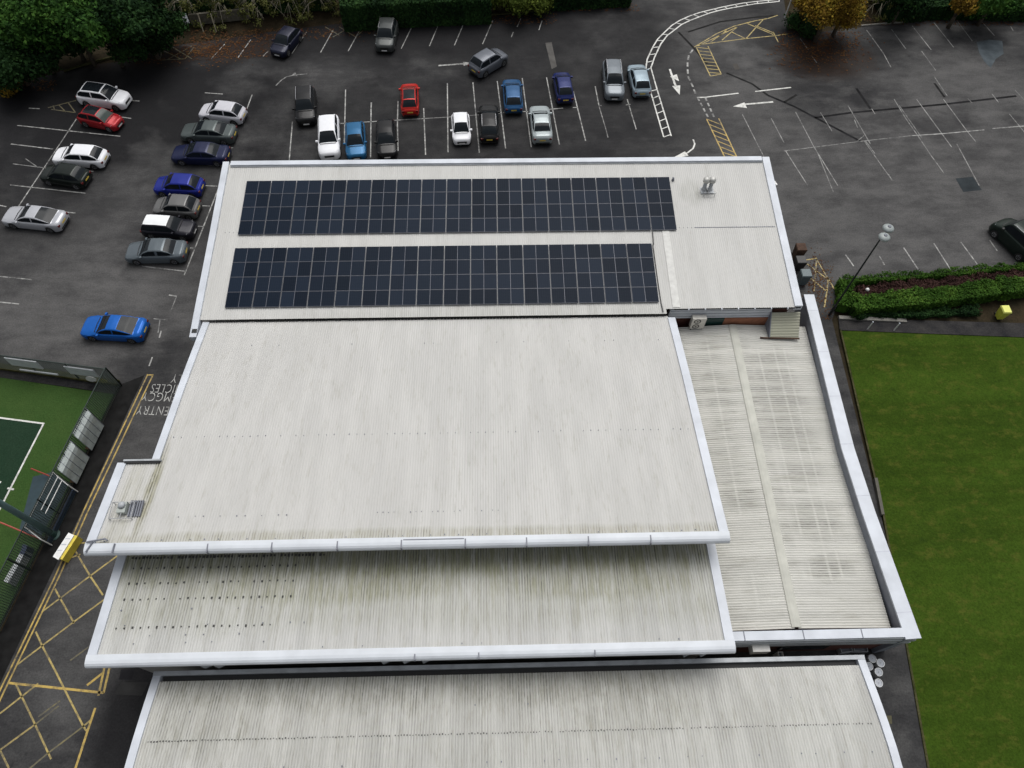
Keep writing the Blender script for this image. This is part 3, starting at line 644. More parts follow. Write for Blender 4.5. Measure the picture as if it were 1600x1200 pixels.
# --- east annex with parapet
ZA = 4.2; ZR = 3.72; ZE = 3.35
annex = empty('side_annex', (16.5, 17, 0), 'lower flat-ridged annex between the main hall and the lawn, with a white parapet', 'building')
CI = [G(*p, ZA) for p in ((1256, 460), (1281, 560), (1315, 700), (1347, 800), (1415.5, 999))]
CO = [G(*p, ZA) for p in ((1272, 460), (1298, 560), (1335, 700), (1368, 800), (1440, 997))]
EI = [G(*p, ZE) for p in ((1262, 525), (1271, 560), (1307, 700), (1339, 800), (1393, 985))]
ib, ob, if_, of_ = CI[0], CO[0], CI[-1], CO[-1]
xr_b, xr_f = 16.35, 16.22
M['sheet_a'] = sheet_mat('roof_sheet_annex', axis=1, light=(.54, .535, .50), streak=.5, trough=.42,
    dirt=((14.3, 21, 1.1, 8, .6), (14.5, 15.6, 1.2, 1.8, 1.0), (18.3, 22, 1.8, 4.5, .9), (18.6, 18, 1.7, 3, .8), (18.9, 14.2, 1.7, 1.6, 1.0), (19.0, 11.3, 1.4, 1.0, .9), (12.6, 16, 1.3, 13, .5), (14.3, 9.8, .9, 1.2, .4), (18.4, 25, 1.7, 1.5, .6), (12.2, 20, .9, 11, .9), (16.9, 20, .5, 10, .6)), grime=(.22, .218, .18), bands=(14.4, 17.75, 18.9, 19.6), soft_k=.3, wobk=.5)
def annex_slope(xa, za, xb, zb, y0, y1, pitch=.146, amp=.026, n=4, fx=None):
    b = MB(); k0 = int(y0/(pitch/n)); k1 = int(y1/(pitch/n)); nx = 8
    for k in range(k0, k1+1):
        y = k*pitch/n; t = (y-y0)/(y1-y0)
        a = xa[0]*(1-t)+xa[1]*t; c = fx(y) if fx else xb[0]*(1-t)+xb[1]*t
        b.v += [(a+(c-a)*i/nx, y, za+(zb-za)*i/nx+amp*math.sin(2*math.pi*y/pitch)) for i in range(nx+1)]
    m_ = nx+1
    b.f = [(j*m_+i, j*m_+i+1, (j+1)*m_+i+1, (j+1)*m_+i) for j in range(k1-k0) for i in range(nx)]
    return b
ei_f, ei_b = EI[-1][0], EI[0][0]
def edge_x(y): return float(np.interp(y, [p[1] for p in EI[::-1]], [p[0] for p in EI[::-1]]))
annex_slope((11.3, 11.3), ZE, (xr_f-.1, xr_b-.1), ZR, 7.75, 28.1).build('roof_slope', 'sheet_a', annex, smooth=True)
annex_slope((xr_f+.1, xr_b+.1), ZR, (ei_f, ei_b), ZE, 7.75, 28.1, fx=edge_x).build('roof_slope', 'sheet_a', annex, smooth=True)
b = MB()
pr = [(-.3, ZR-.03), (-.26, ZR+.05), (-.1, ZR+.09), (.1, ZR+.09), (.26, ZR+.05), (.3, ZR-.03)]
b.add([(x+dx, y, z) for (x, y) in ((xr_f, 7.8), (xr_b, 28.05)) for dx, z in pr], [(i, i+1, 7+i, 6+i) for i in range(5)])
b.build('ridge_capping', simple('ridge_grey', (.44, .44, .395), .75, var=.12, scale=1.2), annex)
# parapet: coping, inner face, gutter
b = MB()
for k in range(4): b.prism([CI[k][:2], CO[k][:2], CO[k+1][:2], CI[k+1][:2]], ZA-.12, ZA)
b.build('coping', 'trim', annex)
for t in np.linspace(.06, .94, 7):
    a = lerp([p[:2] for p in CI], t); c = lerp([p[:2] for p in CO], t)
    b = MB(); ribbon(b, [(a[0], a[1]), (c[0], c[1])], .05, ZA+.004); b.build('joint', simple('coping_joint', (.42, .44, .5), .5), annex)
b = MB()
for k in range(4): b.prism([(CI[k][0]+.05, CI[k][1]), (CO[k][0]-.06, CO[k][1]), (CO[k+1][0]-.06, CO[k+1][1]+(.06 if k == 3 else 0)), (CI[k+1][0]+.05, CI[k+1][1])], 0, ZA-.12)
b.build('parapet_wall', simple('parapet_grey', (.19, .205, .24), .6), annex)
b = MB()
for k in range(4): b.prism([(EI[k][0]-.08, EI[k][1]), (CI[k][0]+.04, EI[k][1]), (CI[k+1][0]+.04, EI[k+1][1]), (EI[k+1][0]-.08, EI[k+1][1])], ZE-.3, ZE-.16); b.build('box_gutter', 'dark', annex)
sy0, sy1 = G(1250, 999, ZA)[1], G(1250, 990, ZA)[1]
b = MB(); b.box(11.9, G(1414, 992, ZA)[0], sy0, sy0+.48, ZA-.12, ZA+.002); b.build('coping', 'trim', annex)
for px in (1163, 1256, 1348): x = G(px, 994, ZA)[0]; MB().box(x-.03, x+.03, sy0-.01, sy0+.5, ZA-.1, ZA+.012).build('joint', 'joint', annex)
b = MB(); b.box(11.3, of_[0]-.1, sy0+.1, sy0+.42, 0, ZA-.12); b.build('front_wall', 'brick', annex)
b = MB()
for i in range(4): b.box(11.9, of_[0]-.08, sy0-.06-.05*(i % 2), sy0+.1, ZA-.14-.3*(i+1), ZA-.14-.3*i)
b.build('cladding', simple('clad_grey', (.36, .38, .39), .55), annex)
b = MB(); b.box(15.9, 18.6, sy0+.0, sy0+.09, 1.0, 2.6); b.build('window', 'glass', annex)
b = MB(); b.box(11.3, ei_f, 8, 28.3, 0, 3.0); b.build('wall', 'brick', annex)
# lean-to sheet in the back corner
b = annex_slope((18.75, 18.75), 4.0, (20.75, 20.75), 4.0, 26.95, 28.3)
zl = [(26.9, 3.62), (28.4, 4.95)]
b.v = [(x, y, zat(zl, y)+(z-4.0)) for x, y, z in b.v]; b.build('lean_to_roof', sheet_mat('lean_sheet', axis=1, light=(.42, .42, .33), streak=.4, trough=.45), annex, smooth=True)
b = MB(); b.prism([(18.7, 26.95), (18.76, 26.95), (18.76, 28.3), (18.7, 28.3)], 3.3, [3.7, 3.7, 5.0, 5.0]); b.build('lean_to_cheek', 'joint', annex)
b = MB(); b.tube([(18.1, 26.98, 3.68), (20.8, 26.9, 3.62)], .06, 8); b.build('lean_to_gutter', 'rust', annex)
# ------------------------------------------------------------------ solar panels
def pv_mat():
    m, nt, b = new_mat('solar_glass')
    oc = N(nt, 'ShaderNodeTexCoord'); s = N(nt, 'ShaderNodeSeparateXYZ'); L(nt, oc.outputs['Object'], s.inputs[0])
    def grid(a, n, k):
        f = math_(nt, 'FRACT', math_(nt, 'MULTIPLY', math_(nt, 'ADD', a, 10.), n)); return ramp(nt, math_(nt, 'ABSOLUTE', math_(nt, 'SUBTRACT', f, .5)), .5-k, .5)
    gl = math_(nt, 'MAXIMUM', grid(s.outputs[0], 6/.86, .1), grid(s.outputs[1], 10/1.14, .14))
    oi = N(nt, 'ShaderNodeObjectInfo')
    base = mix(nt, oi.outputs['Random'], (.004, .008, .015), (.011, .018, .031))
    L(nt, mix(nt, math_(nt, 'MULTIPLY', gl, .35), base, (.03, .037, .06)), b.inputs['Base Color'])
    b.inputs['Roughness'].default_value = .3; b.inputs['Specular IOR Level'].default_value = .03
    return m
M['pv'] = pv_mat(); M['pvframe'] = simple('panel_frame', (.085, .09, .11), .45, .2)
def pv_proto(pw, pd):
    t = empty('solar_panel', (0, 0, 0), 'x', 'solar panel', 'solar panels on the hall roof')
    b = MB(); f = .013
    b.box(-pw/2, pw/2, -pd/2, -pd/2+f, 0, .04); b.box(-pw/2, pw/2, pd/2-f, pd/2, 0, .04)
    b.box(-pw/2, -pw/2+f, -pd/2+f, pd/2-f, 0, .04); b.box(pw/2-f, pw/2, -pd/2+f, pd/2-f, 0, .04)
    b.build('frame', 'pvframe', t)
    MB().box(-pw/2+f, pw/2-f, -pd/2+f, pd/2-f, .004, .036).build('glass', 'pv', t); return t
words = 'first second third fourth'.split()
def ordn(n): return '%d%s' % (n, 'th' if 10 < n % 100 < 14 else {1: 'st', 2: 'nd', 3: 'rd'}.get(n % 10, 'th'))
def array(x0, x1, y0, y1, nc, nr, nm):
    dx = (x1-x0)/nc; dy = (y1-y0)/nr; proto = pv_proto(dx-.022, dy-.016); first = True
    for r in range(nr):
        for c in range(nc):
            o = proto if first else copy_tree(proto); first = False
            y = y1-(r+.5)*dy; y_a, y_b = y-.1, y+.1
            x = x0+(c+.5)*dx+(.011 if c % 2 == 0 else -.011)*(1 if nc % 2 == 0 else -1)
            o.location = (x, y, zat(NP, y)+.1); o.rotation_euler = (math.atan2(zat(NP, y_b)-zat(NP, y_a), .2), 0, 0)
            o['label'] = 'dark solar panel, %s row down, %s from the left in the %s array' % (words[r], ordn(c+1), nm)
array(-18.06, 12.9, 34.6, 39.35, 34, 4, 'upper, longer')
array(-18.08, 10.97, 28.66, 33.46, 32, 4, 'lower, shorter')
for (x0, x1, y0, y1) in ((-18.06, 12.9, 34.6, 39.35), (-18.08, 10.97, 28.66, 33.46)):
    pass

# ------------------------------------------------------------------ cars
PAINTS = {}
def car_paint(c):
    if c not in PAINTS: PAINTS[c] = simple('car_paint', c, .28, .0 if max(c) > .5 else .25, var=.03, coat=.16, spec=.2)
    return PAINTS[c]
TYPES = {  # L, W, belt, roof, hood x, windscreen base, ws top, rear top, rear base, nose z, tail z
    'hatch': dict(L=4.2, W=1.78, belt=.93, roof=1.47, x=(1.05, 1.85, 3.35, 4.02), hood=.86, tail=.93, nose=.62),
    'small': dict(L=3.65, W=1.66, belt=.92, roof=1.47, x=(.85, 1.6, 2.95, 3.5), hood=.86, tail=.93, nose=.62),
    'suv': dict(L=4.5, W=1.88, belt=1.05, roof=1.66, x=(1.1, 1.85, 3.75, 4.32), hood=1.0, tail=1.06, nose=.72),
    'mini': dict(L=3.85, W=1.73, belt=.93, roof=1.45, x=(1.05, 1.7, 3.45, 3.72), hood=.9, tail=.93, nose=.66),
    'saloon': dict(L=4.75, W=1.84, belt=.93, roof=1.44, x=(1.3, 2.15, 3.2, 4.05), hood=.84, tail=.98, nose=.6),
    'coupe': dict(L=4.6, W=1.85, belt=.9, roof=1.38, x=(1.35, 2.2, 2.95, 4.1), hood=.82, tail=.95, nose=.58),
    'van': dict(L=4.9, W=1.95, belt=1.25, roof=1.98, x=(1.0, 1.55, 4.55, 4.8), hood=1.1, tail=1.25, nose=.75),
}
def sstep(t): t = max(0, min(1, t)); return t*t*(3-2*t)
def interp(x, xs, ys): return float(np.interp(x, xs, ys))
def make_car(loc, ang, typ, Lr, c, label, roofc=None, glassroof=False, rails=False, plate='w', wind='carglass', group='cars in the car park'):
    T = TYPES[typ]; k = Lr/T['L']; W = T['W']; Ln = Lr
    x1, x2, x3, x4 = [v*k for v in T['x']]
    root = empty('parked_car', (0, 0, 0), label, 'car', group)
    paint = car_paint(c)
    wr = .33 if typ in ('suv', 'van') else .31
    wx = (.19*Ln, .81*Ln)
    # body: stations front (x=0) to rear (x=Ln); car points to +X with front at +Ln/2 in local space
    xs = sorted({*np.linspace(0, Ln, 46), .02, .06, .12, .2, Ln-.02, Ln-.06, Ln-.12, Ln-.2})
    def ztop(x):
        return interp(x, [0, .05, .14, .4, x1, x4, Ln-.22, Ln-.06, Ln], [T['nose']-.08, T['nose']+.05, T['nose']+.13, T['hood']-.07, T['belt'], T['tail'], T['tail']-.0, T['tail']-.1, T['tail']-.2])
    def hw(x):
        f = min(x/(.55), 1); r = min((Ln-x)/(.45), 1)
        return W/2*(1-.27*(1-f)**2.2-.2*(1-r)**2.2)
    def zlow(x):
        z = .2+.06*max(0, 1-x/.5)+.08*max(0, 1-(Ln-x)/.5)
        for q in wx:
            d = abs(x-q)
            if d < wr+.05: z = max(z, math.sqrt(max(0, (wr+.05)**2-d*d))+wr-.02)
        return z
    b = MB(); ny = 7; rows = []
    for x in xs:
        w_ = hw(x); zt = ztop(x); zl = min(zlow(x), zt-.12); zm = zl+(zt-zl)*.5
        half = [(w_*.96, zl), (w_*1.0, zl+(zm-zl)*.6), (w_*.995, zm+.03), (w_*.96, zt-.1*(zt-.2)), (w_*.89, zt), (w_*.5, zt+.035), (0, zt+.045)]
        rows.append([(Ln/2-x, y, z) for y, z in half]+[(Ln/2-x, -y, z) for y, z in half[-2::-1]])
    n = len(rows[0]); b.v = [p for r in rows for p in r]
    b.f = [(i*n+j, i*n+j+1, (i+1)*n+j+1, (i+1)*n+j) for i in range(len(xs)-1) for j in range(n-1)]+[tuple(range(n))[::-1], tuple(range((len(xs)-1)*n, len(xs)*n))]
    b.build('body', paint, root, org=(0, 0, 0), smooth=True)
    b = MB(); b.box(-Ln/2+.25, Ln/2-.25, -W/2+.12, W/2-.12, .17, .6); b.build('underbody', 'black', root, org=(0, 0, 0))
    # greenhouse
    gx = sorted({*np.linspace(x1-.02, x4+.02, 30), x2, x3})
    def zr(x):
        t = interp(x, [x1-.02, x1+(x2-x1)*.55, x2, x2+(x3-x2)*.45, x3, x3+(x4-x3)*.5, x4+.02], [0, .66, .95, 1, .94, .62, 0]); return T['belt']+(T['roof']-T['belt'])*t+interp(x, [x1, x4], [0, T['tail']-T['belt']])*(1-t)
    pr_, wsg, rg, rf = MB(), MB(), MB(), MB()
    sgs = [MB() for _ in range(4)]
    rows = []
    for x in gx:
        z0 = interp(x, [x1, x4], [T['belt'], T['tail']])+.0; z = max(zr(x), z0+.002); h = z-z0; H = T['roof']-T['belt']
        e = 1-.06*max(0, 1-(x-x1)/.5)-.1*max(0, 1-(x4-x)/.6)
        wb = W/2*.9*e; tum = .19*min(1, h/H)*W/2
        q = [(wb, z0-.03), (wb-tum*.12, z0+h*.1), (wb-tum*.85, z0+h*.84), (wb-tum*1.05, z0+h*.97), (wb-tum*1.5, z+.0), ((wb-tum)*.45, z+.035*h/H), (0, z+.045*h/H)]
        rows.append([(Ln/2-x, y, zz) for y, zz in q]+[(Ln/2-x, -y, zz) for y, zz in q[-2::-1]])
    n = len(rows[0])
    xm = (x2+x3)/2+.05
    for i in range(len(gx)-1):
        xa = (gx[i]+gx[i+1])/2
        for j in range(n-1):
            jj = min(j, n-2-j); quad = [rows[i][j], rows[i][j+1], rows[i+1][j+1], rows[i+1][j]]
            if jj == 1 and x1+.22 < xa < x4-.22 and abs(xa-xm) > .05: tgt = sgs[(xa > xm)+2*(j > n/2)]
            elif jj >= 4 and x1+.02 < xa < x2-.02: tgt = wsg
            elif jj >= 4 and x3+.06 < xa < x4-.08: tgt = rg
            elif glassroof and jj >= 4 and x2+.1 < xa < x3-.05: tgt = rf
            elif jj >= 4 and x2-.02 <= xa <= x3+.06 and roofc: tgt = rf
            else: tgt = pr_
            tgt.add(quad, [(0, 1, 2, 3)])
    def B(mb, nm, mt):
        if mb.f:
            o = mb.build(nm, mt, root, org=(0, 0, 0), smooth=True)
            import bmesh
            bm = bmesh.new(); bm.from_mesh(o.data); bmesh.ops.remove_doubles(bm, verts=bm.verts, dist=.0005); bm.to_mesh(o.data); bm.free()
            return o
    B(pr_, 'cabin', paint); B(wsg, 'windscreen', wind); B(rg, 'rear_window', 'carglass'); [B(q_, 'side_window', 'carglass') for q_ in sgs]
    B(rf, 'roof_panel', 'carglass' if glassroof else car_paint(roofc or c))
    # wheels
    for sx in wx:
        for sy in (-1, 1):
            y0 = sy*(W/2-.2); y1_ = sy*(W/2-.005); X = Ln/2-sx
            wl = MB(); 
            ring = [(wr*.62, y1_-sy*.01), (wr*.92, y1_), (wr, y1_-sy*.03), (wr, y0), (wr*.8, y0)]
            m_ = 18
            wl.v = [(X+r*math.cos(2*math.pi*a/m_), y, wr+r*math.sin(2*math.pi*a/m_)) for r, y in ring for a in range(m_)]
            wl.f = [(i*m_+a, i*m_+(a+1) % m_, (i+1)*m_+(a+1) % m_, (i+1)*m_+a) for i in range(len(ring)-1) for a in range(m_)]
            wo = wl.build('wheel', 'rubber', root, org=(0, 0, 0), smooth=True)
            rb = MB(); rr = wr*.63
            for a in range(5):
                t = 2*math.pi*a/5; d = .2
                rb.add([(X, y1_-sy*.012, wr), (X+rr*math.cos(t-d), y1_-sy*.02, wr+rr*math.sin(t-d)), (X+rr*math.cos(t+d), y1_-sy*.02, wr+rr*math.sin(t+d))], [(0, 1, 2)])
            rb.add([(X+rr*s_*math.cos(2*math.pi*a/m_), y1_-sy*.015, wr+rr*s_*math.sin(2*math.pi*a/m_)) for s_ in (1, .84) for a in range(m_)], [(a, (a+1) % m_, m_+(a+1) % m_, m_+a) for a in range(m_)])
            rb.build('rim', 'rim', wo, org=(0, 0, 0))
            hb = MB(); hb.add([(X+rr*math.cos(2*math.pi*a/m_), y1_-sy*.05, wr+rr*math.sin(2*math.pi*a/m_)) for a in range(m_)], [tuple(range(m_))]); hb.build('hub_back', 'black', wo, org=(0, 0, 0))
    # lights, grille, plates, mirrors: blocks let into the body skin
    xf = Ln/2
    for sy in (-1, 1):
        w_ = hw(.16)
        hb = MB(); zt = ztop(.2)
        a = w_*.62; c2 = w_*.99
        hb.add([(xf-.05, sy*a, zt-.19), (xf-.22, sy*c2, zt-.17), (xf-.04, sy*a, zt-.3), (xf-.2, sy*c2*1.005, zt-.27), (xf-.17, sy*a, ztop(.17)+.02), (xf-.36, sy*hw(.36)*.93, ztop(.36)+.012)], [(0, 1, 3, 2), (0, 4, 5, 1)])
        hb.build('headlight', 'lamp', root, org=(0, 0, 0))
        tb = MB(); w_ = hw(Ln-.1); zt = T['tail']-.1
        tb.box(-xf-.002, -xf+.16, min(sy*w_*.72, sy*w_*.965), max(sy*w_*.72, sy*w_*.965), zt-.2, zt-.03)
        tb.build('tail_light', 'red_l', root, org=(0, 0, 0))
        mb = MB(); xm_ = xf-x1-.22; y = sy*(W/2*.93)
        mb.box(xm_-.07, xm_+.07, min(y, y+sy*.2), max(y, y+sy*.2), T['belt']-.01, T['belt']+.13, rot=sy*.15); mb.build('mirror', paint if typ != 'van' else 'black', root, org=(0, 0, 0))
        if rails:
            rb = MB(); yy = sy*(W/2*.9-.17*W/2-.03); zz = T['roof']
            rb.tube([(xf-x2-.1, yy, zz-.03), (xf-x2-.25, yy, zz+.05), (xf-x3+.1, yy, zz+.05), (xf-x3-.05, yy, zz-.03)], .022, 6); rb.build('roof_rail', 'chrome', root, org=(0, 0, 0))
    MB().box(xf-.1, xf+.006, -.42, .42, T['nose']-.24, T['nose']-.04).build('grille', 'black', root, org=(0, 0, 0))
    MB().box(xf-.08, xf+.014, -.26, .26, .34, .45).build('number_plate', 'plate_w', root, org=(0, 0, 0))
    MB().box(-xf-.012, -xf+.08, -.26, .26, .58, .7).build('number_plate', 'plate_y', root, org=(0, 0, 0))
    MB().box(-xf-.006, -xf+.1, -.7*W/2, .7*W/2, .3, .42).build('rear_bumper', 'black', root, org=(0, 0, 0))
    hs_ = MB(); hs_.tube([(xf-.5, -W*.36, T['belt']-.03+.02), (xf-x1+.12, -W*.37, T['belt']+.035), (xf-x1+.14, 0, T['belt']+.075), (xf-x1+.12, W*.37, T['belt']+.035), (xf-.5, W*.36, T['belt']-.03+.02)][1:4], .022, 6)
    hs_.build('wiper_cowl', 'black', root, org=(0, 0, 0))
    root.location = loc; root.rotation_euler = (0, 0, ang)
    return root
SILVER = (.42, .43, .46); WHITE = (.72, .73, .76); BLACK = (.010, .010, .011)
CARS = [ # rear px, front px, type, colour, label, options
    ((127, 148), (200, 158), 'suv', WHITE, 'white off-roader with a black glass roof, parked beside the small red car', dict(glassroof=True)),
    ((128, 180), (187, 193), 'small', (.3, .015, .02), 'small red car with pale green glass roof beside the white off-roader', dict(glassroof=True, wind='cargreen')),
    ((166, 248), (86, 243), 'hatch', WHITE, 'white hatchback with dark windows, just above a blackish car', {}),
    ((137, 280), (68, 270), 'hatch', (.008, .012, .010), 'blackish green hatchback below the white hatchback at the left', {}),
    ((101, 346), (8, 336), 'coupe', SILVER, 'silver coupe alone at the left edge of the picture', {}),
    ((382, 181), (314, 173), 'hatch', (.5, .5, .54), 'silver hatchback at the top of the row beside the hall', {}),
    ((368, 210), (285, 205), 'saloon', (.075, .09, .09), 'dark grey-green saloon between the silver hatchback and a navy car', {}),
    ((358, 243), (270, 240), 'saloon', (.012, .016, .05), 'navy saloon third down in the row beside the hall', {}),
    ((317, 293), (243, 289), 'hatch', (.012, .022, .21), 'bright royal blue hatchback by the corner of the solar roof', {}),
    ((311, 326), (242, 322), 'hatch', (.13, .13, .13), 'grey hatchback between the royal blue and the white-roofed car', {}),
    ((225, 354), (304, 359), 'mini', (.012, .012, .018), 'black small car with a white roof', dict(roofc=(.75, .77, .78))),
    ((292, 393), (198, 394), 'saloon', (.10, .12, .135), 'slate grey saloon lowest in the row beside the hall', {}),
    ((228, 516), (130, 510), 'coupe', (.008, .10, .40), 'vivid blue coupe standing alone near the pitch fence', {}),
    ((478, 142), (478, 192), 'suv', BLACK, 'black off-roader with roof rails at the left of the middle rows', dict(rails=True)),
    ((514, 185), (515, 246), 'suv', WHITE, 'white off-roader parked nose towards the solar roof', {}),
    ((555, 194), (557, 246), 'hatch', (.015, .10, .22), 'mid blue hatchback between the white off-roader and a black car', {}),
    ((603, 191), (605, 244), 'hatch', BLACK, 'black hatchback right of the mid blue hatchback', {}),
    ((641, 179), (640, 131), 'small', (.42, .02, .015), 'bright red car with a glass roof, alone in its row', dict(glassroof=True, wind='cargreen')),
    ((719, 181), (722, 222), 'small', WHITE, 'small white car between two empty bays', {}),
    ((765, 220), (763, 166), 'hatch', BLACK, 'black estate car with bright roof rails, right of the small white car', dict(rails=True)),
    ((803, 174), (799, 126), 'hatch', (.018, .075, .18), 'steel blue hatchback in front of the grey-silver saloon', {}),
    ((848, 221), (842, 167), 'saloon', (.32, .36, .37), 'pale grey-green saloon alone by the solar roof edge', {}),
    ((884, 158), (876, 115), 'small', (.012, .02, .10), 'dark blue car with yellow plate, left of a wide gap', {}),
    ((955, 97), (961, 156), 'suv', (.15, .17, .19), 'grey off-roader with roof rails beside the pale blue hatchback', dict(rails=True)),
    ((1004, 148), (993, 103), 'hatch', (.26, .33, .38), 'pale blue-grey hatchback against the white ladder markings', {}),
    ((740, 112), (786, 84), 'suv', (.11, .12, .14), 'grey car driving along the top lane beside the straight arrow', {}),
    ((462, 48), (432, 84), 'hatch', (.012, .014, .03), 'dark navy car under the bare trees at the top', {}),
    ((609, 37), (600, 77), 'suv', (.05, .055, .055), 'dark grey off-roader against the clipped dark hedge', dict(rails=True)),
    ((1612, 398), (1565, 354), 'van', (.012, .02, .016), 'very dark tall car cut by the right edge of the picture', dict(rails=True)),
]
for (ra, fa, typ, c, label, opt) in CARS:
    a = Vector(G(ra[0], ra[1], .55)); f_ = Vector(G(fa[0], fa[1], .55)); d = f_-a
    Lc = min(max(d.length, TYPES[typ]['L']*.88), TYPES[typ]['L']*1.1)
    cen = (a+f_)/2; make_car((cen.x, cen.y, 0), math.atan2(d.y, d.x), typ, Lc, c, label, **opt)

# ------------------------------------------------------------------ vegetation
rng = np.random.default_rng(3)
def leaves(b, blobs, n, size, shell=.55, updir=.3):
    vol = [bl[3]*bl[4]*bl[5] for bl in blobs]; tot = sum(v**.67 for v in vol)
    for bl, v in zip(blobs, vol):
        k = int(n*v**.67/tot); d = rng.normal(size=(k, 3)); d /= np.linalg.norm(d, axis=1)[:, None]
        r = shell+(1-shell)*rng.random(k)**.6+rng.normal(size=k)*.06
        lump = 1+.16*np.sin(d[:, 0]*5+bl[0])*np.cos(d[:, 1]*6+bl[1])+.1*np.sin(d[:, 2]*9+bl[0]*3)
        P_ = np.array(bl[:3])+d*(r*lump)[:, None]*np.array(bl[3:6])
        ok = P_[:, 2] > .05; P_ = P_[ok]; dd = d[ok]; quads(b, P_, dd*.7+rng.normal(size=P_.shape)*.6+np.array([0, 0, updir]), size, .32)
def quads(b, P_, nn, size, asp):
    nn = nn/np.linalg.norm(nn, axis=1)[:, None]; u = np.cross(nn, rng.normal(size=P_.shape)); u /= np.linalg.norm(u, axis=1)[:, None]
    w_ = np.cross(nn, u); s_ = (size*(.6+.8*rng.random(len(P_))))[:, None]
    V = np.stack([P_-u*s_*.5, P_+w_*s_*asp, P_+u*s_*.5, P_-w_*s_*asp], 1).reshape(-1, 3); o = len(b.v)
    b.v += [tuple(v) for v in V.tolist()]; b.f += [(o+4*i, o+4*i+1, o+4*i+2, o+4*i+3) for i in range(len(P_))]
def lumpcore(b, bl, k=.62):
    import bmesh
    n, m_ = 9, 14; vs = []
    for i in range(n+1):
        th = math.pi*i/n
        for j in range(m_):
            ph = 2*math.pi*j/m_; q = k*(1+.13*math.sin(3*ph+bl[0])+.1*math.cos(4*th+bl[1]))
            vs.append((bl[0]+bl[3]*q*math.sin(th)*math.cos(ph), bl[1]+bl[4]*q*math.sin(th)*math.sin(ph), max(.02, bl[2]+bl[5]*q*math.cos(th))))
    b.add(vs, [(i*m_+j, (i+1)*m_+j, (i+1)*m_+(j+1) % m_, i*m_+(j+1) % m_) for i in range(n) for j in range(m_)])
def tree(base, blobs, n, size, mat, label, cat='tree', name='broadleaf_tree', group='trees along the top of the car park', bark='bark', tr=.22, core=.62):
    t = empty(name, (base[0], base[1], 0), label, cat, group)
    b = MB(); top = max(bl[2] for bl in blobs)
    b.tube([(base[0], base[1], -.1), (base[0]+.1, base[1]+.05, top*.4), (base[0], base[1]+.1, top*.8)], [tr, tr*.75, tr*.4], 8)
    for bl in blobs: b.tube([(base[0]+.05, base[1]+.05, top*.35), ((base[0]+bl[0])/2, (base[1]+bl[1])/2, top*.35+(bl[2]-top*.35)*.6), (bl[0], bl[1], bl[2])], [tr*.5, tr*.3, tr*.1], 6)
    b.build('trunk', bark, t, smooth=True)
    b = MB(); leaves(b, blobs, n, size)
    if core: [lumpcore(b, bl, core) for bl in blobs]
    b.build('crown', mat, t); return t
def cluster(cx, cy, z, R, H, n=6, seed=0):
    r = random.Random(seed); out = [(cx, cy, z, R*.75, R*.75, H*.6)]
    for i in range(n):
        a = 2*math.pi*i/n+r.uniform(-.4, .4); q = R*r.uniform(.45, .7); s_ = R*r.uniform(.38, .55)
        out.append((cx+q*math.cos(a), cy+q*math.sin(a), z+H*r.uniform(-.35, .3), s_, s_, s_*r.uniform(.7, 1)))
    return out
def tpx(px, py, z, R, H, n, size, mat, label, seed, **kw):
    c = G(px, py, z); return tree((c[0], c[1]+.3), cluster(c[0], c[1], z, R, H, 6, seed), n, size, mat, label, **kw)
tpx(30, 30, 5, 4.0, 3.2, 9000, .34, 'leaf_mid', 'green tree in the top left corner of the picture', 1)
tpx(95, 12, 6, 3.6, 3.2, 8000, .34, 'leaf_mid', 'bushy bright-leaved tree second from the top left corner', 2)
tpx(150, 30, 5, 3.4, 3.0, 8000, .32, 'leaf_mid', 'full green tree above the white glass-roofed off-roader', 3)
tpx(210, 18, 5, 3.2, 3.0, 7000, .32, 'leaf_dark', 'dark green tree left of the pale tarpaulin', 4)
tpx(250, 45, 2.2, 2.4, 1.6, 4500, .28, 'leaf_dark', 'low dark evergreen shrub beside the pale tarpaulin', 5, cat='shrub', name='evergreen_shrub', group='shrubs along the verge')
tpx(200, 58, 2, 2.5, 1.6, 4500, .28, 'leaf_dark', 'low dark shrub overhanging the verge below the dark tree', 6, cat='shrub', name='evergreen_shrub', group='shrubs along the verge')
tpx(8, 85, 3.4, 3.2, 2.6, 7000, .32, 'leaf_dark', 'very dark evergreen at the left edge below the corner tree', 7)
tpx(55, 75, 2.8, 2.8, 2.4, 6000, .3, 'leaf_dark', 'very dark spreading evergreen leaning over the car park corner', 8)
tpx(10, 128, .7, 1.7, .7, 1800, .22, 'leaf_autumn', 'low yellowing shrub at the left edge of the car park', 9, cat='shrub', name='yellowing_shrub', group='shrubs along the verge')
tpx(110, 62, 2.2, 2.3, 1.8, 4500, .3, 'leaf_dark', 'rounded dark shrub behind the verge kerb at the upper left', 31, cat='shrub', name='evergreen_shrub', group='shrubs along the verge')
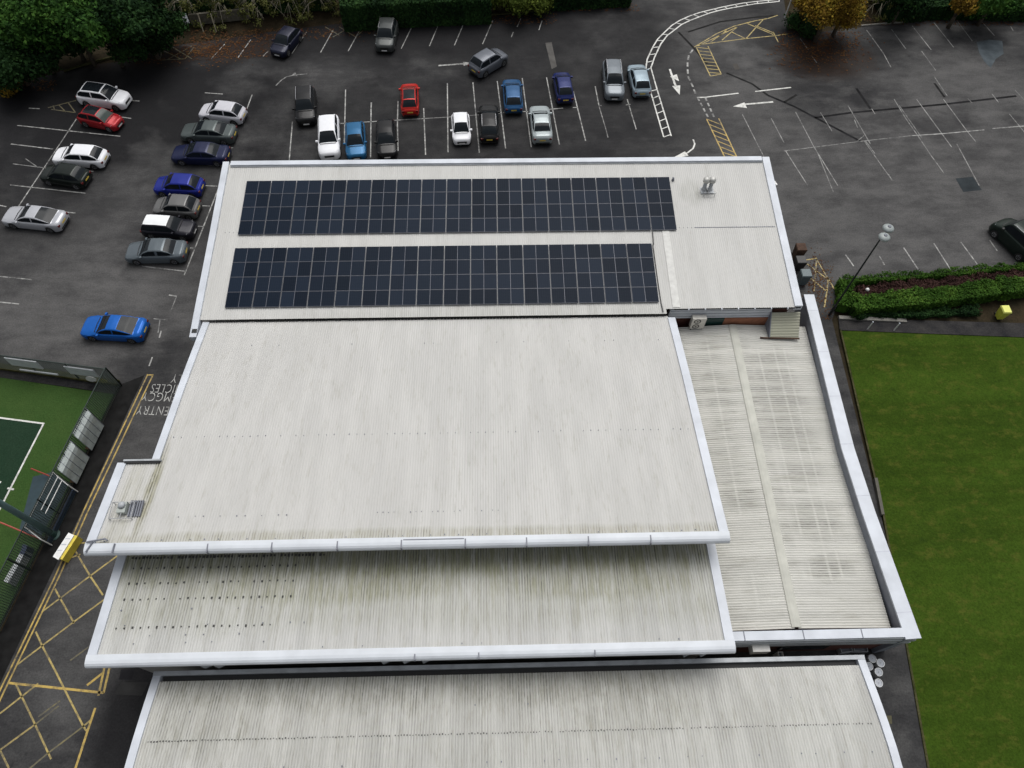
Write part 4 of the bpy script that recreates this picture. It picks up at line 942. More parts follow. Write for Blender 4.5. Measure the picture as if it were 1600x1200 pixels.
# straggly pale-limbed trees
def bare_tree(px, py, seed, label, h=5.5):
    r = random.Random(seed); c = G(px, py, 0); t = empty('bare_tree', (c[0], c[1], 0), label, 'tree', 'straggly pale trees above the top bays')
    b = MB(); b.tube([(c[0], c[1], -.1), (c[0]+.2, c[1]-.1, h*.5), (c[0]+.1, c[1], h*.9)], [.16, .12, .05], 7); b.build('trunk', 'palebark', t)
    b = MB(); lf = []
    for i in range(64):
        a = r.uniform(0, 2*math.pi); z0 = h*r.uniform(.2, .95); L_ = r.uniform(1.4, 3.2)*(1.15-z0/h*.5); dz = r.uniform(-1.6, .4)
        p0 = (c[0]+.12, c[1], z0); p1 = (c[0]+L_*.5*math.cos(a), c[1]+L_*.5*math.sin(a), z0+.35); p2 = (c[0]+L_*math.cos(a), c[1]+L_*math.sin(a), max(.2, z0+dz))
        b.tube([p0, p1, p2], [.035, .028, .008], 5)
        for k in range(4):
            a2 = a+r.uniform(-.7, .7); q = r.uniform(.4, 1.2); b.tube([p1, (p1[0]+q*math.cos(a2), p1[1]+q*math.sin(a2), max(.15, p1[2]-r.uniform(.1, 1.1)))], [.018, .006], 4)
        lf.append((p2[0], p2[1], p2[2], .55, .55, .4))
    b.build('branches', 'palebark', t)
    b = MB(); leaves(b, lf, 4200, .19, .1); b.build('foliage', 'leaf_olive', t)
for i, (px, py, lb) in enumerate([(300, 22, 'straggly pale tree beside the tarpaulin'), (352, 18, 'straggly tree with sparse olive leaves above the low pale wall'), (408, 22, 'straggly pale tree left of the dark navy car'),
        (455, 16, 'straggly tree with drooping pale limbs behind the dark navy car'), (500, 14, 'straggly pale tree next to the clipped dark hedge'), (1372, 12, 'leafless grey shrub right of the autumn tree')]):
    bare_tree(px, py, 40+i, lb, 4.8 if i < 5 else 2.6)
# clipped hedges
def hedge(pts, wd, h, n, size, mat, label, cat='hedge', name='clipped_hedge', group=None, wob=.12):
    cx = sum(p[0] for p in pts)/len(pts); cy = sum(p[1] for p in pts)/len(pts)
    t = empty(name, (cx, cy, 0), label, cat, group)
    b = MB(); segs = list(zip(pts, pts[1:])); Lt = [math.hypot(c[0]-a[0], c[1]-a[1]) for a, c in segs]
    for (a, c), L_ in zip(segs, Lt):
        d = Vector((c[0]-a[0], c[1]-a[1])).normalized(); nn = Vector((-d.y, d.x))
        k = int(n*L_/sum(Lt)); PP = []; NN = []
        for _ in range(k):
            s_ = rng.random()*L_; side = rng.random(); 
            if side < .55: u = (rng.random()-.5)*wd; z = h+rng.normal()*.05; no = np.array([0, 0, 1.])
            else:
                sg_ = -1 if side < .85 else 1; u = sg_*wd/2; z = rng.random()*h; no = np.array([nn.x*sg_, nn.y*sg_, .3])
            wv = wob*math.sin(s_*1.7+a[0])+wob*.6*math.sin(s_*4.1)+rng.normal()*.06
            u += wv*(1 if u > 0 else -1)*.8; z += wv*.8
            p = np.array([a[0]+d.x*s_+nn.x*u, a[1]+d.y*s_+nn.y*u, max(.05, z)])
            PP.append(p); NN.append(no)
        if PP: PP = np.array(PP); quads(b, PP, np.array(NN)+rng.normal(size=PP.shape)*.55, size, .35)
        e = Vector((nn.x, nn.y))*(wd/2-.12)
        b.prism([(a[0]+e.x, a[1]+e.y), (c[0]+e.x, c[1]+e.y), (c[0]-e.x, c[1]-e.y), (a[0]-e.x, a[1]-e.y)], 0, h-.14)
    b.build('foliage', mat, t)
    b = MB()
    for i in range(int(sum(Lt)/1.6)+1):
        q = lerp([tuple(p[:2]) for p in pts], min(1, i*1.6/sum(Lt))); b.tube([(q[0], q[1], -.05), (q[0], q[1], h*.6)], .04, 5)
    b.build('stems', 'bark', t); return t
P2 = lambda *a: [G(x, y, z)[:2] for x, y, z in a]
hedge(P2((530, -8, 2.6), (640, -15, 2.6), (765, -20, 2.6)), 4.2, 2.6, 15000, .24, 'leaf_dark', 'tall dark clipped hedge behind the dark grey off-roader', wob=.05, group='hedges round the car park')
hedge(P2((265, 2, 1.2), (400, -8, 1.2), (520, -14, 1.2)), 3.0, 1.4, 6500, .26, 'leaf_dark', 'dark undergrowth behind the straggly pale trees', wob=.4, group='hedges round the car park')
hedge(P2((860, -22, 1.8), (985, -28, 1.8)), 3.0, 1.8, 5000, .24, 'leaf_dark', 'dark hedge right of the lime-green shrub at the top', wob=.15, group='hedges round the car park')
tpx(820, -14, 1.8, 3.4, 1.4, 6500, .26, 'leaf_lime', 'lime-green feathery shrub at the top edge of the picture', 10, cat='shrub', name='feathery_shrub', group='shrubs along the verge')
tpx(775, -12, 1.8, 2.0, 1.4, 3500, .26, 'leaf_lime', 'smaller lime-green shrub next to the tall dark hedge', 11, cat='shrub', name='feathery_shrub', group='shrubs along the verge')
tpx(1305, -8, 5.0, 3.0, 2.8, 6000, .22, 'leaf_autumn', 'large golden autumn tree at the top right', 12, tr=.2, core=.4, name='autumn_tree')
tpx(1318, 22, 2.4, 1.9, 1.7, 3600, .2, 'leaf_autumn', 'lower golden tree hanging over the car park edge', 13, core=.4, name='autumn_tree')
tpx(1262, 5, 2.8, 1.5, 1.7, 2600, .2, 'leaf_autumn', 'slim golden tree beside the white lamp post', 14, core=.35, name='autumn_tree')
tpx(1262, 36, .8, 2.0, .8, 2600, .22, 'leaf_dark', 'low dark shrub under the golden trees', 15, cat='shrub', name='evergreen_shrub', group='shrubs along the verge')
hedge(P2((1385, -2, 1.6), (1480, -8, 1.6), (1640, -4, 1.6)), 3.6, 1.6, 9000, .24, 'leaf_dark', 'broad dark green hedge along the top right bays', wob=.2, group='hedges round the car park')
tpx(1508, 2, 3.0, 1.5, 1.6, 2200, .22, 'leaf_autumn', 'small yellow-leaved tree above the top right bays', 16, core=.3, name='autumn_tree')
tpx(1560, -8, 3.4, 2.6, 2, 3500, .24, 'leaf_mid', 'green tree above the hedge at the top right', 17)
tpx(1420, -12, 3.4, 2.6, 2, 3500, .26, 'leaf_dark', 'dark green tree behind the broad hedge at the top right', 18)
# background trees beyond the frame top, so the verge does not end in bare soil
for i in range(9):
    x = -46+i*12.5; 
    if 8 < x < 26: continue
    tree((x, 82), cluster(x, 82, 4.5, 4.2, 3.4, 6, 60+i), 3000, .5, 'leaf_mid', 'green tree %s of the row standing beyond the verge' % ordn(i+1), name='broadleaf_tree')
# island hedges on the right
hb_ = [(1330, 474, .9), (1400, 468, .9), (1480, 460, .9), (1560, 448, .9), (1640, 440, .9)]
hedge(P2(*hb_), 1.35, 1.0, 17000, .15, 'leaf_hedge', 'bright green hedge between the path and the purple-brown shrubs', wob=.1, group='hedges round the car park')
hedge(P2((1318, 437, .5), (1400, 432, .5), (1500, 424, .5), (1560, 418, .5), (1640, 412, .5)), .55, .5, 8000, .13, 'leaf_hedge', 'thin low green hedge edging the right-hand bays', wob=.1, group='hedges round the car park')
hedge(P2((1322, 440, .8), (1318, 478, .8)), .9, .9, 3200, .14, 'leaf_hedge', 'short end hedge beside the foot of the lamp post', wob=.1, group='hedges round the car park')
hedge(P2((1342, 456, .35), (1420, 448, .4), (1500, 440, .4), (1580, 430, .4), (1640, 425, .4)), .95, .42, 11000, .13, 'leaf_purple', 'purple-brown heather strip between two green hedges', cat='shrubs', name='heather_bed', wob=.12)
hedge(P2((1335, 490, .3), (1400, 488, .3), (1470, 487, .3), (1530, 484, .3)), .7, .35, 5000, .14, 'leaf_dark', 'low dark ivy growing at the foot of the bright hedge', cat='ground cover', name='ivy_border', wob=.15)
# fallen leaves
def litter(name, regs, n, size, mat='leaf_litter', z=.02):
    b = MB(); ws = [abs((r[2]-r[0])*(r[3]-r[1])) for r in regs]
    for r, w_ in zip(regs, ws):
        for _ in range(int(n*w_/sum(ws))):
            px = rng.uniform(r[0], r[2]); py = rng.uniform(r[1], r[3])
            if len(r) > 4: px = rng.normal((r[0]+r[2])/2, (r[2]-r[0])/4); py = rng.normal((r[1]+r[3])/2, (r[3]-r[1])/4)
            c = G(px, py); a = rng.random()*6.3; s_ = size*(.5+rng.random()); u = (math.cos(a)*s_/2, math.sin(a)*s_/2); w2 = (-u[1]*.6, u[0]*.6); q = z+rng.random()*.02
            b.add([(c[0]-u[0], c[1]-u[1], q), (c[0]+w2[0], c[1]+w2[1], q+.01), (c[0]+u[0], c[1]+u[1], q), (c[0]-w2[0], c[1]-w2[1], q+.01)], [(0, 1, 2, 3)])
    o = b.build(name, mat); tag(o, 'brown fallen leaves scattered on the tarmac near the trees', 'leaves', None, 'stuff'); return o
litter('fallen_leaves', [(1215, 50, 1350, 110, 1), (1215, 50, 1345, 75), (250, 55, 400, 100, 1), (380, 45, 520, 62), (640, 22, 870, 38), (870, 5, 1000, 18), (190, 88, 260, 100), (0, 125, 90, 142), (1350, 25, 1600, 40), (300, 48, 420, 90)], 3800, .18)
litter('fallen_leaves', [(1255, 395, 1300, 470, 1), (1262, 420, 1300, 500), (500, 35, 600, 60, 1)], 700, .12)

# ------------------------------------------------------------------ small things
# tarpaulin & low wall at the top
c = [G(272, 44, .5), G(296, 36, .9), G(290, 20, 1.6), G(283, 30, 1.3)]
b = MB(); b.add([(x, y, z) for x, y, z in c]+[(x, y+.05, z-.06) for x, y, z in c], [(0, 1, 2, 3), (7, 6, 5, 4), (0, 4, 5, 1), (1, 5, 6, 2), (2, 6, 7, 3), (3, 7, 4, 0)])
tag(b.build('tarpaulin', 'trimdirt'), 'pale grey sheet leaning beside the straggly trees at the top left', 'sheet')
a1, a2 = G(300, 40, 0), G(392, 30, 0)
b = MB(); dx = (a2[0]-a1[0]); 
b.prism([(a1[0], a1[1]), (a2[0], a2[1]), (a2[0], a2[1]+.25), (a1[0], a1[1]+.25)], 0, 1.1)
wl = b.build('garden_wall', simple('pale_render', (.12, .11, .085), .9, var=.3)); tag(wl, 'low stained pale wall behind the straggly trees', 'wall')
for px in (318, 338):
    q = G(px, 50, 0); tag(MB().tube([(q[0], q[1], 0), (q[0]-.1, q[1]+.5, 1.6)], .06, 6).build('leaning_stake', 'palebark'), 'pale leaning stake in front of the stained wall, %s of the two' % ('left' if px == 318 else 'right'), 'stake', 'pale leaning stakes')
# white lamp post at the top
q = G(1226, 28, 0); t = empty('lamp_post', q, 'slim white lamp post with a pale globe head beside the golden trees', 'lamp post')
MB().tube([(q[0], q[1], 0), (q[0], q[1], 3.6)], [.07, .05], 8).build('pole', 'whitep', t)
MB().lathe(q[0], q[1], [(.05, 3.55), (.3, 3.7), (.42, 3.95), (.36, 4.2), (.12, 4.36)], 14).build('lamp_head', 'whitep', t, smooth=True)
q = G(1281, 22, 0); t = empty('sign_post', q, 'white post half hidden between the golden trees', 'post')
MB().tube([(q[0], q[1], 0), (q[0], q[1], 3.4)], .09, 8).build('pole', 'whitep', t); MB().box(q[0]-.02, q[0]+.14, q[1]-.35, q[1]+.35, 2.7, 3.4).build('sign_plate', 'whitep', t)
# car park lamp
q = G(1296, 492, 0); t = empty('street_lamp', q, 'tall dark lamp column with two pale round heads by the hedge corner', 'street lamp')
HL = 9.0
MB().tube([(q[0], q[1], 0), (q[0], q[1], 1.2), (q[0], q[1], 1.25), (q[0], q[1], HL)], [.11, .11, .075, .05], 10).build('pole', 'pole', t)
MB().tube([(q[0]-.2, q[1]-.25, HL+.02), (q[0]+.35, q[1]+.35, HL+.02)], .045, 8).build('bracket_arm', 'pole', t)
for s_, (ex, ey) in enumerate(((-.06, -.3), (.42, .46))):
    h_ = MB(); h_.lathe(q[0]+ex, q[1]+ey, [(.05, HL-.12), (.2, HL-.1), (.36, HL-.02), (.38, HL+.06), (.3, HL+.16), (.12, HL+.22)], 18)
    lo = h_.build('lamp_head', simple('lamp_grey', (.27, .3, .3), .4), t, smooth=True)
    MB().lathe(q[0]+ex, q[1]+ey, [(.13, HL+.2), (.1, HL+.27), (.02, HL+.29)], 12).build('cap', 'joint', lo)
# white posts on the path
for i, (px, py) in enumerate(((1355, 515), (1396, 517))):
    q = G(px, py, 0); t = empty('marker_post', q, 'short white post on the path north of the lawn, %s one' % ('left' if i == 0 else 'right'), 'post', 'white posts beside the lawn')
    MB().tube([(q[0], q[1], 0), (q[0], q[1], .95)], .04, 8).build('post', 'whitep', t); MB().lathe(q[0], q[1], [(.055, .95), (.055, 1.0), (.02, 1.03)], 10).build('cap', 'trim', t)
# yellow bin
q = G(1556, 494, 0); t = empty('grit_bin', (q[0]+.15, q[1]-.1, 0), 'bright yellow lidded bin beside the hedge on the right', 'bin')
b = MB(); bx, by = q[0]+.15, q[1]-.1
def taper(b, cx, cy, w0, d0, w1, d1, z0, z1):
    b.add([(cx+sx*w_/2, cy+sy*d_/2, z) for w_, d_, z in ((w0, d0, z0), (w1, d1, z1)) for sx, sy in ((-1, -1), (1, -1), (1, 1), (-1, 1))], [(3, 2, 1, 0), (4, 5, 6, 7), (0, 1, 5, 4), (1, 2, 6, 5), (2, 3, 7, 6), (3, 0, 4, 7)])
taper(b, bx, by, .42, .5, .58, .68, .06, .98); b.build('bin_body', 'brightyellow', t)
b = MB(); taper(b, bx, by, .64, .74, .56, .64, .98, 1.08); b.build('lid', simple('lid_yellow', (.6, .62, .14), .5), t)
for s_ in (-1, 1): b = MB(); b.tube([(bx+s_*.2-.04, by+.28, .1), (bx+s_*.2+.04, by+.28, .1)], .1, 10); b.build('wheel', 'black', t)
q = G(1355, 453, .5); tag(MB().lathe(q[0], q[1], [(.02, .4), (.13, .45), (.15, .55), (.1, .65), (.02, .68)], 12).build('ball', 'whitep', smooth=True), 'small white ball lying among the purple-brown shrubs', 'ball')
# edge board beside the annex
a1, a2 = G(1367, 748, .1), G(1378, 805, .1)
b = MB(); b.prism([(a1[0]-.1, a1[1]), (a1[0]+.1, a1[1]), (a2[0]+.1, a2[1]), (a2[0]-.1, a2[1])], 0, .28); tag(b.build('edge_plank', simple('grey_plank', (.09, .085, .07), .9)), 'grey wooden plank lying along the lawn edge beside the white parapet', 'plank')

# rooftop flues on the north hall
for i, (px, py) in enumerate(((1099, 292), (1108, 290))):
    x, y, _ = G(px, py, 6.5); y = G(1103, 295, 6.5)[1]; z = zat(NP, y)
    t = empty('roof_flue', (x, y, z), 'grey cowled metal flue on the solar roof, %s of the pair' % ('left' if i == 0 else 'right'), 'flue', 'flues right of the solar panels')
    MB().lathe(x, y, [(.26, z-.02), (.2, z+.06), (.14, z+.1), (.14, z+.75)], 12).build('pipe', 'steel', t, smooth=True)
    MB().lathe(x, y, [(.14, z+.72), (.24, z+.78), (.24, z+1.02), (.16, z+1.1), (.04, z+1.14)], 14).build('cowl', simple('cowl_grey', (.45, .45, .43), .5, .3), t, smooth=True)
    MB().box(x-.26, x+.26, y-.42, y+.24, z-.0, z+.03).build('flashing', 'trimdirt', t)
x, y, _ = G(1107, 303, 6.4); z = zat(NP, y)
b = MB(); 
for dx in (-.4, .4): b.tube([(x+dx, y-.2, z+.02), (x+dx, y-.2, z+.3)], .025, 6)
b.tube([(x-.45, y-.2, z+.3), (x+.45, y-.2, z+.3)], .025, 6); b.tube([(x-.1, y-.2, z+.28), (x-.1, y+.5, z+.2)], .02, 6)
tag(b.build('pipe_bracket', 'steel'), 'thin metal rail standing on the roof just below the two flues', 'rail')
x, y, _ = G(1052, 279, 6.7); z = zat(NP, y); tag(MB().lathe(x, y, [(.12, z-.02), (.09, z+.1), (.05, z+.22), (.09, z+.24), (.02, z+.3)], 10).build('roof_vent', 'joint'), 'tiny grey vent at the top right corner of the upper solar array', 'vent')
x, y, z = G(1212, 283, 6.2); t = empty('security_camera', (20.8, y, 6.1), 'small pale camera bracket on the right wall edge of the solar roof', 'camera')
MB().box(20.66, 20.85, y-.05, y+.05, 6.1, 6.2).build('bracket', 'trim', t); MB().tube([(20.85, y+.05, 6.12), (21.0, y-.3, 6.05)], .09, 8).build('housing', 'whitep', t)
# vent with guard frame on main hall extension
x0, y0, _ = G(172, 812, 7.9); x1_, y1_, _ = G(213, 786, 7.9); zc = zat(MP, (y0+y1_)/2)
t = empty('roof_vent', ((x0+x1_)/2, (y0+y1_)/2, zc), 'pale roof vent inside a metal guard frame on the lower left of the largest roof', 'vent')
vx = x0+.55; vy = (y0+y1_)/2+.15
MB().box(vx-.22, vx+.22, vy-.3, vy+.3, zc-.1, zc+.35).build('vent_box', simple('vent_grey', (.33, .36, .34), .6), t)
MB().lathe(vx, vy+.1, [(.16, zc+.35), (.2, zc+.42), (.14, zc+.5), (.05, zc+.54)], 12).build('cowl', 'trimdirt', t, smooth=True)
b = MB()
for i in range(6): xx = vx+.3+i*.12; b.box(xx, xx+.07, vy-.45, vy+.45, zc+.02, zc+.1+.05)
b.build('grating', 'joint', t)
b = MB(); cs_ = [(x0, y0), (x1_, y0), (x1_, y1_), (x0, y1_)]
for i in range(4):
    a, c2 = cs_[i], cs_[(i+1) % 4]; b.tube([(*a, zc+.3), (*c2, zc+.3)], .025, 6); b.tube([(*a, zat(MP, a[1])), (*a, zc+.3)], .025, 6)
b.tube([((x0+x1_)/2, y0, zc+.3), ((x0+x1_)/2, y1_, zc+.3)], .025, 6); b.build('guard_frame', 'steel', t)

# air-conditioning units
def ac_unit(x, y, z, wd, dp, h, mat, label, fans=2, rot=0., vert=True):
    t = empty('air_conditioner', (x, y, z), label, 'air conditioner')
    MB().box(x-wd/2, x+wd/2, y-dp/2, y+dp/2, z, z+h).build('casing', mat, t)
    for i in range(fans):
        zz = z+h*(i+.5)/fans; b = MB(); m_ = 18; r_ = min(wd, h/fans)*.42; fy = y-dp/2-.01; fx = x-wd*.12
        b.add([(fx+r_*s_*math.cos(2*math.pi*a/m_), fy-.02*(1-s_), zz+r_*s_*math.sin(2*math.pi*a/m_)) for s_ in (1, .72) for a in range(m_)], [(a, (a+1) % m_, m_+(a+1) % m_, m_+a) for a in range(m_)])
        b.build('fan_ring', 'black', t)
        b = MB(); b.add([(fx+r_*.25*math.cos(2*math.pi*a/m_), fy-.012, zz+r_*.25*math.sin(2*math.pi*a/m_)) for a in range(m_)], [tuple(range(m_))]); b.build('fan_hub', 'black', t)
    b = MB(); 
    for s_ in (-1, 1): b.box(x+s_*wd*.4-.03, x+s_*wd*.4+.03, y-dp/2, y+dp/2, z-.12, z)
    b.build('feet', 'black', t); return t
ax, ay, az_ = G(1088, 511, 3.7)
ac_unit(ax, ay+.1, 3.62, .95, .38, 1.15, 'unit', 'cream twin-fan air conditioner standing on the annex roof below the solar hall')
ax, ay, _ = G(1189, 1010, 3.3)
t = ac_unit(ax, ay, 2.6, .95, .55, .7, 'unitw', 'white air conditioner on the annex wall above the narrow yard', fans=0)
# kegs
kp = [(1363, 1029), (1376, 1036), (1358, 1041), (1373, 1050), (1373, 1067)]
kl = ['metal keg in the yard, highest and leftmost of the group', 'metal keg, rightmost in the upper pair of the group', 'metal keg half hidden behind the roof edge', 'metal keg in the middle of the cluster with a bright lid', 'metal keg, lowest of the cluster by the path']
k0 = None
for (px, py), lb in zip(kp, kl):
    x, y, _ = G(px, py, .6)
    if k0 is None:
        k0 = empty('beer_keg', (0, 0, 0), lb, 'keg', 'kegs in the yard')
        MB().lathe(0, 0, [(.16, 0), (.2, .02), (.2, .1), (.215, .16), (.205, .2), (.205, .32), (.215, .36), (.2, .44), (.2, .56), (.16, .58)], 18).build('barrel', 'keg', k0, org=(0, 0, 0), smooth=True)
        MB().lathe(0, 0, [(.2, .56), (.2, .62), (.17, .62), (.17, .57)], 18, cap=False).build('rim', 'steel', k0, org=(0, 0, 0))
        MB().lathe(0, 0, [(.165, .575), (.16, .592), (.06, .594)], 16).build('lid', 'trim', k0, org=(0, 0, 0))
        MB().lathe(0, 0, [(.022, .59), (.022, .62), (.01, .63)], 10).build('valve', 'steel', k0, org=(0, 0, 0)); o = k0
    else: o = copy_tree(k0)
    o.location = (x, y, 0); o['label'] = lb; o.scale = (1.15, 1.15, 1)
    o.rotation_euler = (0, 0, random.random()*6)
# yard clutter: crates and a bin
def crate(px, py, z, wd, dp, h, mat, label, rot=.1):
    x, y, _ = G(px, py, z); t = empty('storage_crate', (x, y, 0), label, 'crate', 'things stored in the yard')
    b = MB(); th = .03
    b.box(x-wd/2, x+wd/2, y-dp/2, y+dp/2, 0, .04, rot, (x, y))
    for a in ((x-wd/2, x-wd/2+th, y-dp/2, y+dp/2), (x+wd/2-th, x+wd/2, y-dp/2, y+dp/2), (x-wd/2+th, x+wd/2-th, y-dp/2, y-dp/2+th), (x-wd/2+th, x+wd/2-th, y+dp/2-th, y+dp/2)): b.box(*a, .04, h, rot, (x, y))
    b.build('crate_shell', mat, t); MB().box(x-wd/2+th, x+wd/2-th, y-dp/2+th, y+dp/2-th, .04, h*.7, rot, (x, y)).build('contents', 'joint', t)
crate(1322, 1014, .5, .7, .35, .55, 'trimdirt', 'pale crate against the annex wall, left of two')
crate(1345, 1013, .5, .8, .35, .5, 'trimdirt', 'pale crate against the annex wall, right of two', -.1)
crate(1221, 1022, 1, .3, .3, .9, 'unitw', 'small white tub below the air conditioner in the yard', 0)
q = G(1261, 408, 0)
def trolley(px, py, label, c, h):
    x, y, _ = G(px, py, .4); t = empty('waste_bin', (x, y, 0), label, 'bin', 'bins beside the solar hall')
    b = MB(); taper(b, x, y, .6, .6, .75, .75, .1, h); b.build('bin_body', c, t); b = MB(); taper(b, x, y, .8, .8, .7, .7, h, h+.08); b.build('lid', c, t)
    b = MB(); b.tube([(x-.35, y+.38, .1), (x+.35, y+.38, .1)], .1, 8); b.build('wheel', 'black', t)
trolley(1246, 398, 'rusty brown bin against the right side of the solar hall', 'rust', 1.3)
trolley(1247, 415, 'black bin just below the rusty one beside the solar hall', 'black', 1.1)
trolley(1254, 437, 'grey-blue bin by the end of the white parapet', simple('bin_bluegrey', (.09, .12, .13), .5), 1.2)

# ------------------------------------------------------------------ pitch side
def mesh_fence(pts, h, label, mesh_sp=.14, wire=.012):
    c = pts[0]; t = empty('mesh_fence', (c[0], c[1], 0), label, 'fence', 'fences round the pitch')
    for a, c2 in zip(pts, pts[1:]):
        L_ = math.hypot(c2[0]-a[0], c2[1]-a[1]); d = ((c2[0]-a[0])/L_, (c2[1]-a[1])/L_)
        b = MB(); s_ = 0
        while s_ < L_:
            p = (a[0]+d[0]*s_, a[1]+d[1]*s_); b.box(p[0]-wire, p[0]+wire, p[1]-wire, p[1]+wire, .05, h); s_ += mesh_sp
        z = .1
        while z < h:
            nn = (-d[1]*wire, d[0]*wire); b.prism([(a[0]+nn[0], a[1]+nn[1]), (c2[0]+nn[0], c2[1]+nn[1]), (c2[0]-nn[0], c2[1]-nn[1]), (a[0]-nn[0], a[1]-nn[1])], z, z+wire*2); z += mesh_sp
        b.build('mesh_panel', 'fencegreen', t)
        k = max(1, int(L_/3))
        for i in range(k+1):
            p = (a[0]+d[0]*L_*i/k, a[1]+d[1]*L_*i/k); MB().tube([(p[0], p[1], 0), (p[0], p[1], h+.05)], .05, 6).build('post', 'fencegreen', t)
        MB().tube([(*a, h), (*c2, h)], .04, 6).build('top_rail', 'fencegreen', t)
fa = G(190, 602)[:2]; fb = G(92, 802)[:2]; fc = G(0, 987)[:2]
mesh_fence([fa, fb], 2.4, 'dark mesh fence between the pitch and the service path, upper stretch')
mesh_fence([fb, fc, (-30.6, 3)], 2.4, 'dark mesh fence between the pitch and the service path, stretch below the mast')
fn = G(0, 577)[:2]
mesh_fence([(fn[0]-12, fn[1]+2.2), fn, fa], 2.2, 'mesh fence carrying banners along the north end of the pitch')
def banner(p0, p1, z0, z1, mat, label, name='fence_banner'):
    x0, y0 = p0; x1, y1 = p1; d = Vector((x1-x0, y1-y0)).normalized(); nn = (d.y*.04, -d.x*.04)
    b = MB(); b.prism([(x0+nn[0], y0+nn[1]), (x1+nn[0], y1+nn[1]), (x1+nn[0]*3, y1+nn[1]*3), (x0+nn[0]*3, y0+nn[1]*3)], z0, z1)
    o = b.build(name, mat); return tag(o, label, 'banner', 'banners on the pitch fence')
def on_fence(px, py, base_a, base_b, z): # point at height z over fence line
    q = G(px, py, z); return q[:2]
fy = lambda x: fn[1]+(fa[1]-fn[1])*(x-fn[0])/(fa[0]-fn[0])
for (xa, xb, z0, z1, mt, lb) in ((-34.2, -31.9, 1.15, 2.1, 'board', 'large pale grey banner on the north fence, nearer the left edge'), (-30.0, -27.9, 1.0, 1.95, 'board', 'large pale grey banner on the north fence, nearer the corner'),
        (-34.0, -31.2, .45, .6, 'board', 'thin pale strip below the left banner on the north fence'), (-36.2, -35.3, .9, 1.6, 'board', 'banner cut by the left edge of the picture')):
    banner((xa, fy(xa)), (xb, fy(xb)), z0, z1, mt, lb)
def disc(xc, zc, r, mat, label):
    y = fy(xc)-.12; m_ = 20; b = MB()
    b.add([(xc+r*math.cos(2*math.pi*a/m_), y+o_, zc+r*math.sin(2*math.pi*a/m_)) for o_ in (0, .03) for a in range(m_)], [tuple(range(m_)), tuple(range(m_, 2*m_))[::-1]]+[(a, m_+a, m_+(a+1) % m_, (a+1) % m_) for a in range(m_)])
    return tag(b.build('club_badge', mat), label, 'badge', 'banners on the pitch fence')
disc(-28.75, .55, .35, 'whitep', 'round white badge under the right banner on the north fence')
disc(-27.9, .5, .28, simple('badge_olive', (.25, .24, .05), .6), 'small olive-yellow badge at the corner of the north fence')
# floodlight mast
q = G(85, 836, 0); t = empty('floodlight_mast', q, 'thick teal floodlight mast rising out of the left edge', 'mast')
MB().tube([(q[0], q[1], 0), (q[0], q[1], 7), (q[0], q[1], 16)], [.2, .17, .11], 12).build('pole', 'mast', t, smooth=True)
MB().lathe(q[0], q[1], [(.38, .0), (.38, .06), (.22, .08), (.22, .5)], 12).build('base_plate', simple('mast_dark', (.02, .05, .045), .5), t)
MB().box(q[0]-1.2, q[0]+1.2, q[1]-.08, q[1]+.08, 15.7, 15.9).build('crossarm', 'mast', t)
for s_ in (-.9, 0, .9): MB().box(q[0]+s_-.3, q[0]+s_+.3, q[1]-.25, q[1]+.1, 15.9, 16.4).build('floodlight', 'steel', t)
# hockey goal against the fence
gA, gB = G(82, 738, 2.1), G(38, 823, 2.1); gC, gD = G(106, 758, 1.2), G(64, 843, 1.2)
t = empty('hockey_goal', (gA[0], gA[1], 0), 'white framed goal standing against the fence beside the teal mast', 'goal')
MB().tube([gA, gB], .055, 8).build('crossbar', 'whitep', t)
for p in (gA, gB): MB().tube([(p[0], p[1], 0), p], .055, 8).build('post', 'whitep', t)
for p, r_ in ((gA, gC), (gB, gD)): MB().tube([p, (r_[0], r_[1], 1.2), (r_[0]+.05, r_[1], .05)], .035, 8).build('side_bar', 'whitep', t)
for k, f_ in ((.35, .95), (.62, .95)):
    a = [gA[i]+(gC[i]-gA[i])*k for i in range(3)]; c2 = [gB[i]+(gD[i]-gB[i])*k for i in range(3)]
    e2 = [a[i]+(c2[i]-a[i])*.62 for i in range(3)]; MB().tube([a, e2], .025, 6).build('net_rail', 'whitep', t)
b = MB(); 
for k in np.linspace(0, 1, 24):
    a = [gA[i]+(gB[i]-gA[i])*k for i in range(3)]; c2 = [gC[i]+(gD[i]-gC[i])*k for i in range(3)]; b.tube([a, c2, (c2[0], c2[1], .05)], .012, 4, cap=False)
for z in np.linspace(.1, 1.2, 7): b.tube([(gC[0], gC[1], z), (gD[0], gD[1], z)], .012, 4, cap=False)
b.build('net', 'fencegreen', t)
b = MB(); b.prism([(gC[0]-.1, gC[1]), (gC[0]-.05, gC[1]), (gD[0]-.05, gD[1]), (gD[0]-.1, gD[1])], .03, .46); b.build('back_board', 'bluep', t)
for i, (p0, p1) in enumerate((((48, 732), (78, 744)), ((0, 816), (64, 843)))):
    a, c2 = G(*p0, .9), G(*p1, .15)
    t = empty('red_pole', (c2[0], c2[1], 0), 'red pole leaning beside the white goal, %s one' % ('upper' if i == 0 else 'lower'), 'pole', 'red poles by the goal')
    MB().tube([a, c2], .05, 8).build('shaft', 'redp', t); MB().tube([c2, (c2[0], c2[1], 0)], .07, 8).build('foot', 'black', t)
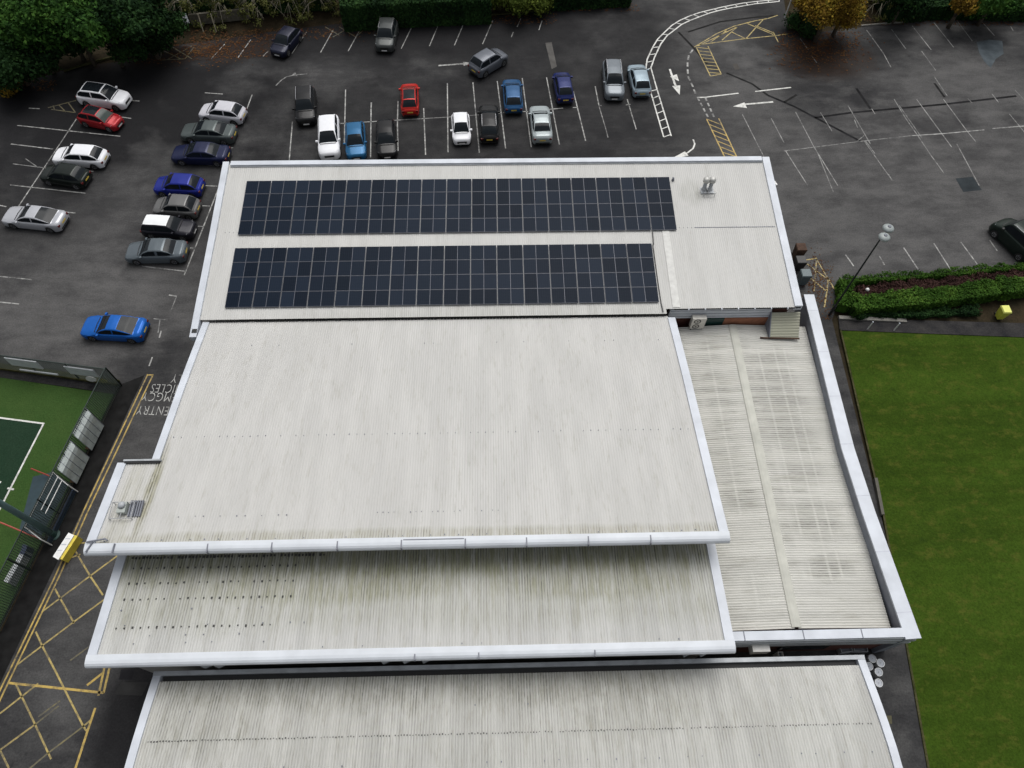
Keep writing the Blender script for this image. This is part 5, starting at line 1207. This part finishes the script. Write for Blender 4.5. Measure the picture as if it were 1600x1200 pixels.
# dugouts
def dugout(pxs, label):
    A_, B_, C_, D_ = [G(x, y, 2.1) for x, y in pxs]   # pitch-far end: A pitch side, B fence side ; near end C fence side, D pitch side
    t = empty('team_shelter', ((A_[0]+C_[0])/2, (A_[1]+C_[1])/2, 0), label, 'shelter', 'team shelters beside the pitch')
    n = 5; b = MB(); L1 = []
    for e0, e1 in ((A_, B_), (D_, C_)):
        L1.append([(e0[0]+(e1[0]-e0[0])*u, e0[1]+(e1[1]-e0[1])*u, z) for u, z in ((0, 1.98), (.2, 2.1), (.42, 2.12), (.58, 2.0), (.64, 1.7), (.66, .3))])
    m_ = len(L1[0]); b.add(L1[0]+L1[1], [(i, i+1, m_+i+1, m_+i) for i in range(m_-1)]); b.build('roof_shell', 'poly', t)
    for k in np.linspace(0, 1, 5):
        pts = [tuple(L1[0][i][c]+(L1[1][i][c]-L1[0][i][c])*k for c in range(3)) for i in range(m_)]; MB().tube([(p[0], p[1], p[2]+.015) for p in pts], .02, 5).build('frame_hoop', 'joint', t)
    for s_ in range(2):
        p = L1[s_][0]; MB().tube([(p[0], p[1], 0), p], .03, 6).build('front_post', 'steel', t)
    q0 = L1[0][3]; q1 = L1[1][3]; dxy = Vector((q1[0]-q0[0], q1[1]-q0[1])); 
    b = MB(); b.prism([(q0[0]-.35, q0[1]), (q0[0], q0[1]), (q1[0], q1[1]), (q1[0]-.35, q1[1])], .42, .47); b.build('bench', 'wood', t)
dugout([(133, 636), (147, 651), (127, 691), (112, 676)], 'pale see-through team shelter, the one nearer the car park')
dugout([(108, 686), (123, 702), (102, 744), (87, 730)], 'pale see-through team shelter next to the white goal')
# board lower left
a, c2 = G(32, 858, .9), G(4, 908, .9)
t = empty('perimeter_board', (a[0], a[1], 0), 'pale perimeter board with a blue end, by the pitch below the mast', 'board')
b = MB(); b.prism([(a[0], a[1]), (a[0]+.3, a[1]-.1), (c2[0]+.3, c2[1]-.1), (c2[0], c2[1])], .05, .8); b.build('panel', 'board', t)
b = MB(); b.prism([(a[0]-.01, a[1]+.35), (a[0]+.3, a[1]+.25), (a[0]+.27, a[1]-.35), (a[0]-.04, a[1]-.25)], .05, .815); b.build('end_panel', 'bluep', t)
# yellow and white box by the path
pa, pb, pc, pd = G(108, 833, .8), G(117, 837, .8), G(93, 874, .8), G(84, 869, .8)
t = empty('grit_box', (pa[0], pa[1], 0), 'long yellow box with a white lid beside the yellow lines and mast foot', 'grit box')
b = MB(); base = [(p[0]+.1, p[1]+.02) for p in (pa, pb, pc, pd)]
b.prism([(pa[0]+.02, pa[1]), (pb[0]+.12, pb[1]), (pc[0]+.12, pc[1]), (pd[0]+.02, pd[1])], .03, .72); b.build('box_body', 'yellow', t)
b = MB(); b.prism([(pa[0]-.04, pa[1]+.03), (pb[0]-.06, pb[1]+.03), (pc[0]-.06, pc[1]-.03), (pd[0]-.04, pd[1]-.03)], .72, .82); b.build('lid', 'whitep', t)
for k in (.25, .5, .75):
    x = pa[0]+(pd[0]-pa[0])*k; y = pa[1]+(pd[1]-pa[1])*k; MB().box(x, x+.3, y-.02, y+.02, .82, .84).build('lid_rib', 'trim', t)
